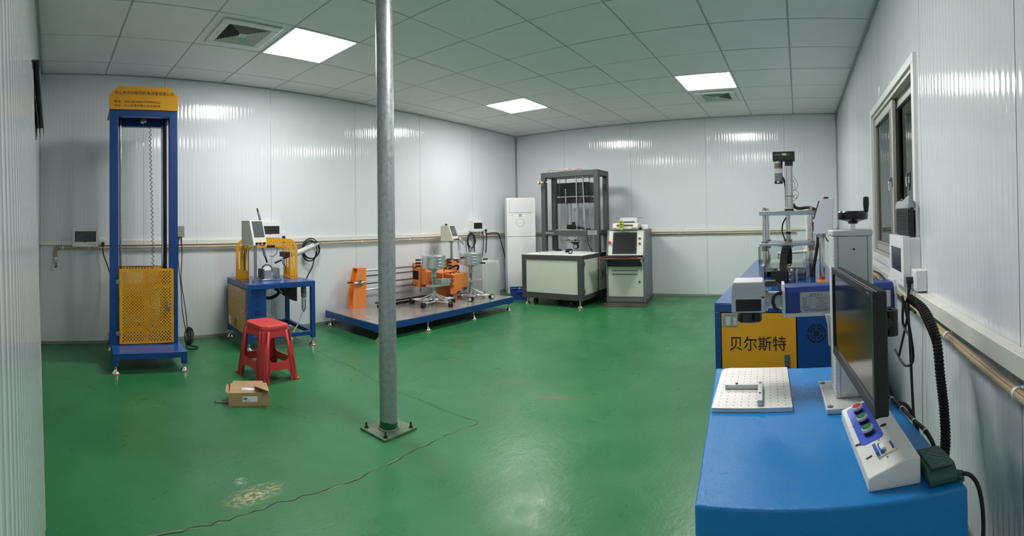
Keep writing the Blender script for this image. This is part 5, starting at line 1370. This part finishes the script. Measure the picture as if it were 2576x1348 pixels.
p=thing('acrylic_guard','clear acrylic guard box at the back of the blue bench','guard',(*w3(.06,2.15),BZ),-90)
MB().box(0,.44,.30,.305,0,.16).build('rear_sheet',ACRYL,p); MB().box(.0,.004,0,.30,0,.165).build('side_sheet',ACRYL,p); MB().box(.438,.442,0,.30,0,.15).build('side_sheet',ACRYL,p); MB().box(.004,.438,.02,.024,0,.03).build('front_strip',ACRYL,p)
p=thing('valve_pipe','ivory pipe stub with a red-handled ball valve near the window wall','valve',(*w3(.606,2.1),BZ),-90)
MB().cyl((0,0,0),(-.012,0,.12),.008,n=10).build('brass_tail',BRASS,p); MB().cyl((-.012,0,.12),(.0,0,.20),.016,n=12).cyl((.0,0,.20),(.006,0,.31),.017,n=14).build('pipe',IVORY,p); MB().box(-.03,.045,-.008,.008,.325,.337).cyl((.006,0,.305),(.006,0,.33),.008,n=10).build('handle',RED,p)
# ================================================================== LASER MARKING TABLE AND WHAT STANDS ON IT
LXO,LYO,LDEG=.985,-4.395,-86
def wl_(x,y): a=R(LDEG); return (LXO+x*math.cos(a)-y*math.sin(a),LYO+x*math.sin(a)+y*math.cos(a))
TZ=.6
t=thing('laser_table','bright blue steel cabinet table in the right foreground','table',(LXO,LYO,0),LDEG)
poly=[(-.005,-.002),(.519,-.036),(.487,.80),(-.050,.82)]
MB().prism(poly,'z',.09,TZ).build('cabinet',TABLEB,t,bevel=.006,seg=3)
MB().prism([(.03,.03),(.48,.0),(.46,.77),(-.01,.78)],'z',.0,.09).build('plinth',GREYD,t)
# perforated work plate with its stop
p=thing('work_plate','white perforated metal plate at the left back of the bright blue table','work plate',(*wl_(0,0),TZ),LDEG)
MB().holes(-.022,.205,.43,.785,10,14,.0023,margin=.008).round_corner(.010,.753,.032,-1,1).build('plate',ALUP,p,solid=.012,loc=(0,0,.0062),rot=(R(-90),0,0),weld=True,smooth=False)
f_=thing('corner_stop','L-shaped metal corner stop screwed on the white perforated plate','stop',(*wl_(0,0),TZ+.0125),LDEG)
MB().box(.004,.122,.575,.591,0,.014).build('cross_bar',ALUW,f_,bevel=.001); MB().box(.106,.121,.445,.600,.0002,.016).build('long_bar',ALUW,f_,bevel=.001)
for x,y in ((.113,.585),(.113,.50),(.04,.583)): MB().cyl((x,y,.0145),(x,y,.0168),.004,n=10).build('screw',BLACKM,f_)
# column
t=thing('laser_column','grey aluminium lift column with black hand wheel on the bright blue table','column',(*wl_(0,0),TZ),LDEG)
MB().prism([(.296,.395),(.470,.385),(.470,.62),(.300,.62)],'z',0,.015).build('base_plate',ALUW,t,bevel=.002)
for x,y in ((.308,.41),(.308,.60),(.455,.605)): 
    b=MB().cyl((x,y,.015),(x,y,.0158),.009,n=14).build('bolt_washer',INKG,t); MB().cyl((x,y,.0158),(x,y,.0185),.006,n=6).build('bolt_head',STEEL,b)
b=MB().box(.333,.449,.462,.565,.015,.483).build('body',LGREY,t,bevel=.004)
MB().box(.331,.451,.460,.567,.483,.500).build('top_cap',LGREY,t,bevel=.004)
for x in (.346,.433): MB().box(x,x+.0012,.4612,.462,.02,.483).build('seam',INKG,b,smooth=False)
for k in range(40): MB().box(.3322,.333,.467,.473+.004*(k%5==0),.04+k*.011,.0414+k*.011).build('scale_mark',INKG,b,smooth=False)
MB().cyl((.393,.4625,.445),(.393,.4612,.445),.0032,n=12).build('hole',CUT,b)
g=MB().prism([(.462,.015),(.420,.015),(.425,.11),(.462,.11)],'x',.425,.437).build('gusset',LGREY,t,bevel=.001)
for z in (.05,.08): MB().cyl((.4245,.440,z),(.4235,.440,z),.006,n=10).build('gusset_hole',CUT,g)
w_=MB().lathe([(0,.518),(.014,.518),(.016,.524),(.030,.528),(.044,.531),(.046,.536),(.046,.552),(.042,.556),(.038,.553),(.012,.548),(0,.549)],(.402,.515,0),n=36).build('hand_wheel',BLACKG,t)
MB().cyl((.402,.515,.500),(.402,.515,.52),.008,n=14).build('shaft',CHROME,w_)
MB().lathe([(0,.552),(.006,.553),(.0075,.558),(.0095,.575),(.009,.594),(.007,.598),(0,.599)],(.440,.500,0),n=16).build('crank_grip',BLACK,w_)
# laser head and body (carried by the column)
t=thing('marking_laser','blue marking laser body with grey scan head carried by the column','laser',(*wl_(0,0),0),LDEG)
b=MB().prism([(.60,.838),(.60,.905),(.612,.922),(.678,.922),(.69,.905),(.69,.838)],'x',.196,.550).build('body',LASERB,t,bevel=.004)
MB().prism([(.592,.828),(.592,.91),(.608,.930),(.682,.930),(.698,.91),(.698,.828)],'x',.188,.197).build('end_plate',GREYB,t,bevel=.002)
MB().prism([(.592,.828),(.592,.91),(.608,.930),(.682,.930),(.698,.91),(.698,.828)],'x',.549,.557).build('end_plate',GREYB,t,bevel=.002)
MB().box(.197,.549,.594,.602,.828,.840).build('lower_rail',LGREY,t,bevel=.001)
MB().box(.46,.536,.5965,.60,.845,.898).build('side_cover',ALUP,t,bevel=.001)
l_=MB().box(.243,.43,.5978,.60,.840,.904).build('asset_plate',mat('asset_plate',(168,176,178),.35,.3),t,smooth=False)
Y_=.5974
text('lettering','固 定 资 产',INKG,l_,(.2955,Y_,.8955),width=.042,height=.0085)
rows=[('名称','超声波轮合机'),('型号','超声波'),('编号','WX-ZZ6Z-FB-02'),('购置时间','2024年9月')]
for k,(a,c) in enumerate(rows):
    z=.8845-k*.0088
    text('lettering',a,INKG,l_,(.2585,Y_,z),width=.012 if len(a)<3 else .022,height=.005); text('lettering',c,INKG,l_,(.3105,Y_,z),width=min(.036,.0052*len(c)) if k!=2 else .036,height=.005)
    MB().box(.2455,.345,.5976,.5978,z+.0042,z+.0047).build('rule',INKG,l_,smooth=False)
MB().box(.2735,.2739,.5976,.5978,.8535,.889).build('rule',INKG,l_,smooth=False); MB().box(.2455,.345,.5976,.5978,.8530,.8535).build('rule',INKG,l_,smooth=False)
text('lettering','中山市唯信脚轮制造有限公司',INKG,l_,(.2975,Y_,.8475),width=.085,height=.0065)
for z in (.844,.9005): MB().cyl((.2455,.5978,z),(.2455,.5970,z),.0016,n=8).build('screw',BLACK,l_)
MB().cyl((.130,.645,.875),(.190,.645,.875),.027,n=20).cyl((.130,.645,.875),(.142,.645,.875),.034,n=20).build('beam_tube',LGREY,t)
h=MB().prism([(.028,.846),(.134,.846),(.134,.925),(.128,.942),(.034,.942),(.028,.925)],'y',.585,.70).build('scan_head',mat('head_grey',(196,200,202),.42),t,bevel=.004)
v=MB().rpoly(.042,.121,.851,.888,.002,'y',.5842,.585).build('vent_grille',BLACK,h)
for k in range(7): MB().box(.044,.119,.5835,.5842,.8535+k*.0048,.8555+k*.0048).build('vent_slat',BLACKM,v,smooth=False)
MB().box(.122,.132,.5844,.585,.892,.896).build('mark',INK,h,smooth=False)
MB().lathe([(0,.808),(.036,.808),(.040,.812),(.040,.838),(.036,.846),(0,.846)],(.082,.645,0),n=32).build('lens',BLACKG,h)
MB().box(.134,.168,.615,.645,.922,.940).build('connector',GREYD,t,bevel=.002)
MB().tube([(.165,.63,.930),(.178,.622,.926),(.182,.615,.912),(.184,.61,.905)],.004,8,5).build('cable',GREYD,t); MB().tube([(.188,.60,.905),(.165,.595,.900),(.158,.592,.88),(.163,.592,.86),(.170,.60,.85)],.0055,8,6).build('cable',BLACK,t)
for z,y in ((.895,.61),(.855,.61)): MB().cyl((.186,y,z),(.178,y,z),.004,n=8).build('end_screw',CHROME,t)
k=MB().prism([(.318,.838),(.345,.838),(.345,.738),(.329,.738),(.327,.800)],'y',.566,.592).build('bracket',LGREY,t,bevel=.002)
for z in (.808,.784,.768): MB().cyl((.337,.566,z),(.337,.562,z),.0045,n=10).build('bracket_screw',STEEL,k)
# monitor on its arm
t=thing('monitor','thin black computer monitor turned edge-on in front of the column','monitor',(1.405,-4.690,.766),-174)
MB().rpoly(0,.44,0,.236,.006,'y',0,.022).build('housing',BLACK,t,bevel=.003)
z_=MB()
for q in ((0,.44,.0,.024),(0,.44,.220,.236),(0,.014,.024,.220),(.426,.44,.024,.220)): MB().box(q[0],q[1],-.006,.001,q[2],q[3]).build('bezel',BLACK,t,bevel=.001)
MB().box(.014,.426,-.0022,-.001,.024,.220).build('screen',SCREEN,t,smooth=False)
MB().box(.395,.415,-.0066,-.006,.226,.230).build('brand_mark',INKG,t,smooth=False)
MB().box(.10,.34,.022,.045,.05,.19).build('back_bulge',BLACK,t,bevel=.008)
MB().tube([(.22,.045,.12),(.22,.07,.12),(.20,.10,.12)],.016,10).tube([(.20,.10,.09),(.20,.10,.15)],.018,10).box(.17,.23,.042,.052,.09,.15).build('swivel',BLACKM,t); MB().box(.02,.21,.092,.108,.13,.150,None).cyl((.02,.10,.10),(.02,.10,.175),.014,n=12).build('arm_link',BLACKM,t,bevel=.003)
# push-button control box
t=thing('button_box','white sloped control box with red and green buttons on the bright blue table','control box',(*wl_(0,0),TZ),LDEG)
prof=[(.330,0),(.438,0),(.438,.054),(.411,.056),(.330,.027)]
MB().prism(prof,'y',.015,.352).build('housing',WHITEB,t,bevel=.003,seg=3)
ns=Vector((-.029,0,.081)).normalized()
def ss(y,u,off): a=Vector((.330,y,.027)); b=Vector((.411,y,.056)); return a+(b-a)*u+ns*off
def sslab(name,mm,par,y0,y1,u0,u1,o0,o1,rr=None):
    mb=MB(); poly=rrect(y0,y1,u0*.086,u1*.086,rr or .0005,4); n=len(poly)
    vs=[ss(p[0],p[1]/.086,o) for o in (o0,o1) for p in poly]
    mb._add(vs,[tuple(range(n)),tuple(range(n,2*n))]+[(i,(i+1)%n,n+(i+1)%n,n+i) for i in range(n)]); return mb.build(name,mm,par)
bp=sslab('button_panel',SKYB,t,.135,.338,.13,.78,0,.0006,.012)
for y,mm in ((.300,mat('push_red',(196,48,52),.35)),(.238,mat('push_green',(26,118,58),.35)),(.177,MATS['push_green'])):
    a=ss(y,.46,.0006); b=MB().cyl(a,a+ns*.010,.0125,n=20).build('button',BLACK,bp); MB().lathe([(.0112,.0),(.0138,.0),(.0138,.006),(.0120,.0075),(.0112,.0)],n=24).build('button_ring',ALUW,b,loc=a+ns*.009,rot=ns.to_track_quat('Z','Y').to_euler()); MB().cyl(a+ns*.010,a+ns*.0148,.0113,n=20).build('button_cap',mm,b)
br=sslab('breaker',BEIGE,t,.062,.102,.42,.86,0,.004)
sslab('breaker_body',BRKB,br,.066,.098,.50,.60,.004,.010); sslab('breaker_lever',BRKB,br,.063,.100,.38,.46,.006,.014,.002); sslab('breaker_label',BRKB,br,.066,.098,.80,.85,.004,.0045); sslab('breaker_rocker',WHITEP,br,.072,.092,.53,.64,.009,.0125)
for y,u in ((.115,.55),(.052,.60),(.128,.60),(.238,.14),(.236,.80)): MB().cyl(ss(y,u,0),ss(y,u,.0015),.0022,n=8).build('screw',CHROME,t)
def mark(s_,y,u,h,rz):
    e_=Vector((0,1,0)); x_=e_.cross(ns).normalized(); M3=(Matrix((x_,e_,ns)).transposed()@Matrix.Rotation(rz,3,'Z')).to_euler(); return text('handwriting',s_,INK,t,ss(y,u,.0008),height=h,face=(M3.x,M3.y,M3.z),bold=.012)
for s_,y,u,h,rz in (('1',.083,.20,.014,R(-80)),('2',.150,.07,.013,R(70)),('3',.180,.89,.016,R(70)),('4',.236,.90,.014,R(70))): mark(s_,y,u,h,rz)
# foot pedal and cables
t=thing('foot_pedal','dark green foot switch lying at the right edge of the bright blue table','foot switch',(*wl_(.478,.045),TZ),LDEG)
MB().prism([(-.055,0),(.055,0),(.058,.008),(.050,.026),(-.035,.033),(-.056,.016)],'x',-.030,.032).build('housing',PEDAL,t,bevel=.004)
tr=MB().prism([(-.048,.0335),(.046,.0275),(.046,.0305),(-.048,.0365)],'x',-.024,.026).build('treadle',PEDAL,t,bevel=.001)
for i in range(5):
    for j in range(8): MB().box(-.004,.004,-.0012,.0012,0,.0012,Matrix.Translation((-.019+i*.010,-.042+j*.0115,0.0355-j*.0007))@Matrix.Rotation(R(35 if (i+j)%2 else -35),4,'Z')).build('tread_rib',PEDAL,tr,smooth=False)
MB().cyl((.032,-.045,.014),(.042,-.052,.014),.0055,n=12).cyl((.036,-.050,.0),(.036,-.050,.006),.010,n=12).build('cable_gland',PEDAL,t)
MB().tube([(.040,-.052,.014),(.056,-.062,.010),(.072,-.066,-.02),(.080,-.066,-.09),(.074,-.064,-.2),(.07,-.06,-.4),(.08,-.04,-.596)],.0045,8,6).build('cord',RUB,t)
t=thing('signal_cable','black cable with cream ties along the right edge of the bright blue table','cable',(*wl_(0,0),0),LDEG)
cp=[(.455,.56,.612),(.476,.498,.609),(.492,.434,.609),(.502,.365,.607),(.510,.281,.606),(.520,.222,.603),(.532,.19,.57),(.53,.17,.52)]
MB().tube(cp,.0055,8,6).build('cord',RUB,t)
for c in cp[1:6]: MB().lathe([(.0058,-.002),(.0075,-.002),(.0075,.002),(.0058,.002),(.0058,-.002)],n=12).build('cable_tie',BEIGE,t,loc=c,rot=(R(90),0,R(-10)))
MB().tube([(.50,.42,.607),(.52,.38,.606),(.54,.36,.56),(.55,.37,.50)],.005,8,5).build('cord',RUB,t)
t=thing('corrugated_conduit','thick black corrugated conduit hanging from the laser down behind the table','conduit')
pts=catmull([Vector(p) for p in ((1.78,-4.985,.84),(1.73,-5.03,.80),(1.66,-5.05,.72),(1.615,-5.05,.60),(1.58,-5.05,.50),(1.545,-5.04,.40),(1.56,-5.02,.28),(1.62,-5.0,.16),(1.68,-4.98,.02))],44)
k=len(pts); MB().tube(pts,[.0178 if (i//2)%2 else .0152 for i in range(k)],12).build('hose',RUB,t)
t=thing('loose_cables','loose black cables looping under the laser by the right wall','cable')
for q in ([(1.77,-4.96,.85),(1.76,-4.98,.74),(1.80,-4.99,.70),(1.86,-4.98,.73),(1.80,-4.97,.83)],[(1.78,-4.97,.83),(1.76,-4.99,.68),(1.80,-5.0,.60),(1.90,-4.99,.56),(1.98,-4.97,.60)],[(1.70,-4.98,.86),(1.66,-5.02,.76),(1.65,-5.04,.70),(1.62,-5.05,.64)],[(1.83,-4.97,.84),(1.83,-4.99,.78),(1.86,-4.99,.72),(1.95,-4.98,.58)]):
    MB().tube(q,.0048,8,6).build('cord',RUB,t)

# right wall switchgear
yw=-LY
t=thing('breaker_box','white breaker box with dark window on the right wall below the sliding window','breaker box',(2.62,yw+.0005,.80),180)
w_,h_,dp=.335,.236,.088
MB().box(.006,w_-.006,-dp*.6,0,.006,h_-.006).build('back_box',WHITEP,t,bevel=.003)
for q in ((0,w_,0,.06),(0,w_,.178,h_),(0,.04,.06,.178),(w_-.05,w_,.06,.178)): MB().box(q[0],q[1],-dp,-dp*.6,q[2],q[3]).build('cover',WHITEP,t,bevel=.001)
MB().box(.04,w_-.05,-dp*.96,-dp*.8,.06,.178).build('window_flap',GLASSD,t,smooth=False)
text('brand_mark','回',INKG,t,(w_-.045,-dp-.0006,.03),width=.012)
t=thing('wall_socket','white surface socket box on the right wall beside the white breaker box','socket',(2.288,yw+.0005,.79),180)
MB().rpoly(0,.098,0,.096,.004,'y',-.05,0).build('box',WHITEP,t,bevel=.002); MB().rpoly(.008,.090,.008,.088,.004,'y',-.052,-.05).build('plate',WHITEP,t); MB().box(.04,.044,-.0526,-.052,.058,.066).build('slot',INKG,t,smooth=False)
plug('black angled plug lead in the socket box on the right wall',2.255,yw+.053,.835,[(2.26,yw+.075,.74),(2.28,yw+.07,.66),(2.30,yw+.06,.52),(2.32,yw+.05,.3),(2.32,yw+.04,.02)],out=(0,1,0),r=.007)
t=thing('wrapped_keyboard','black keyboard in clear plastic wrap standing on the right wall breaker box','keyboard',(2.60,yw+.028,1.036),180)
MB().rpoly(.0,.30,0,.138,.006,'y',-.022,.0).build('body',BLACK,t,bevel=.003)
for r in range(6):
    for c in range(11): MB().box(.010+c*.0255,.032+c*.0255,-.026,-.022,.010+r*.0205,.027+r*.0205).build('key',BLACKM,t,bevel=.001)
mb=MB()
pts=[(-.004,-.030),(.304,-.030),(.304,.006),(-.004,.006)]
zt=[.165,.19,.17,.185]
for (p,q,a,b) in zip(pts,pts[1:]+pts[:1],zt,zt[1:]+zt[:1]):
    n=8
    for i in range(n):
        f0,f1=i/n,(i+1)/n; A=lambda f:(p[0]+(q[0]-p[0])*f,p[1]+(q[1]-p[1])*f)
        z0=a+(b-a)*f0+.006*math.sin(9*f0); z1=a+(b-a)*f1+.006*math.sin(9*f1)
        u,v=A(f0),A(f1); mb._add([(u[0],u[1],.136),(v[0],v[1],.136),(v[0],v[1]*.7-.003,z1),(u[0],u[1]*.7-.003,z0)],[(0,1,2,3)])
mb.build('plastic_wrap',FILM,t)
t=thing('wall_cables','black cables tucked behind the trunking below the right wall breaker box','cable')
for q in ([(3.3,yw+.07,.76),(3.0,yw+.075,.77),(2.7,yw+.07,.74),(2.5,yw+.06,.71),(2.2,yw+.055,.695)],[(3.3,yw+.06,.70),(3.0,yw+.06,.715),(2.8,yw+.06,.72),(2.5,yw+.058,.70),(2.3,yw+.057,.69)]): MB().tube(q,.006,8,6).build('cord',RUB,t)
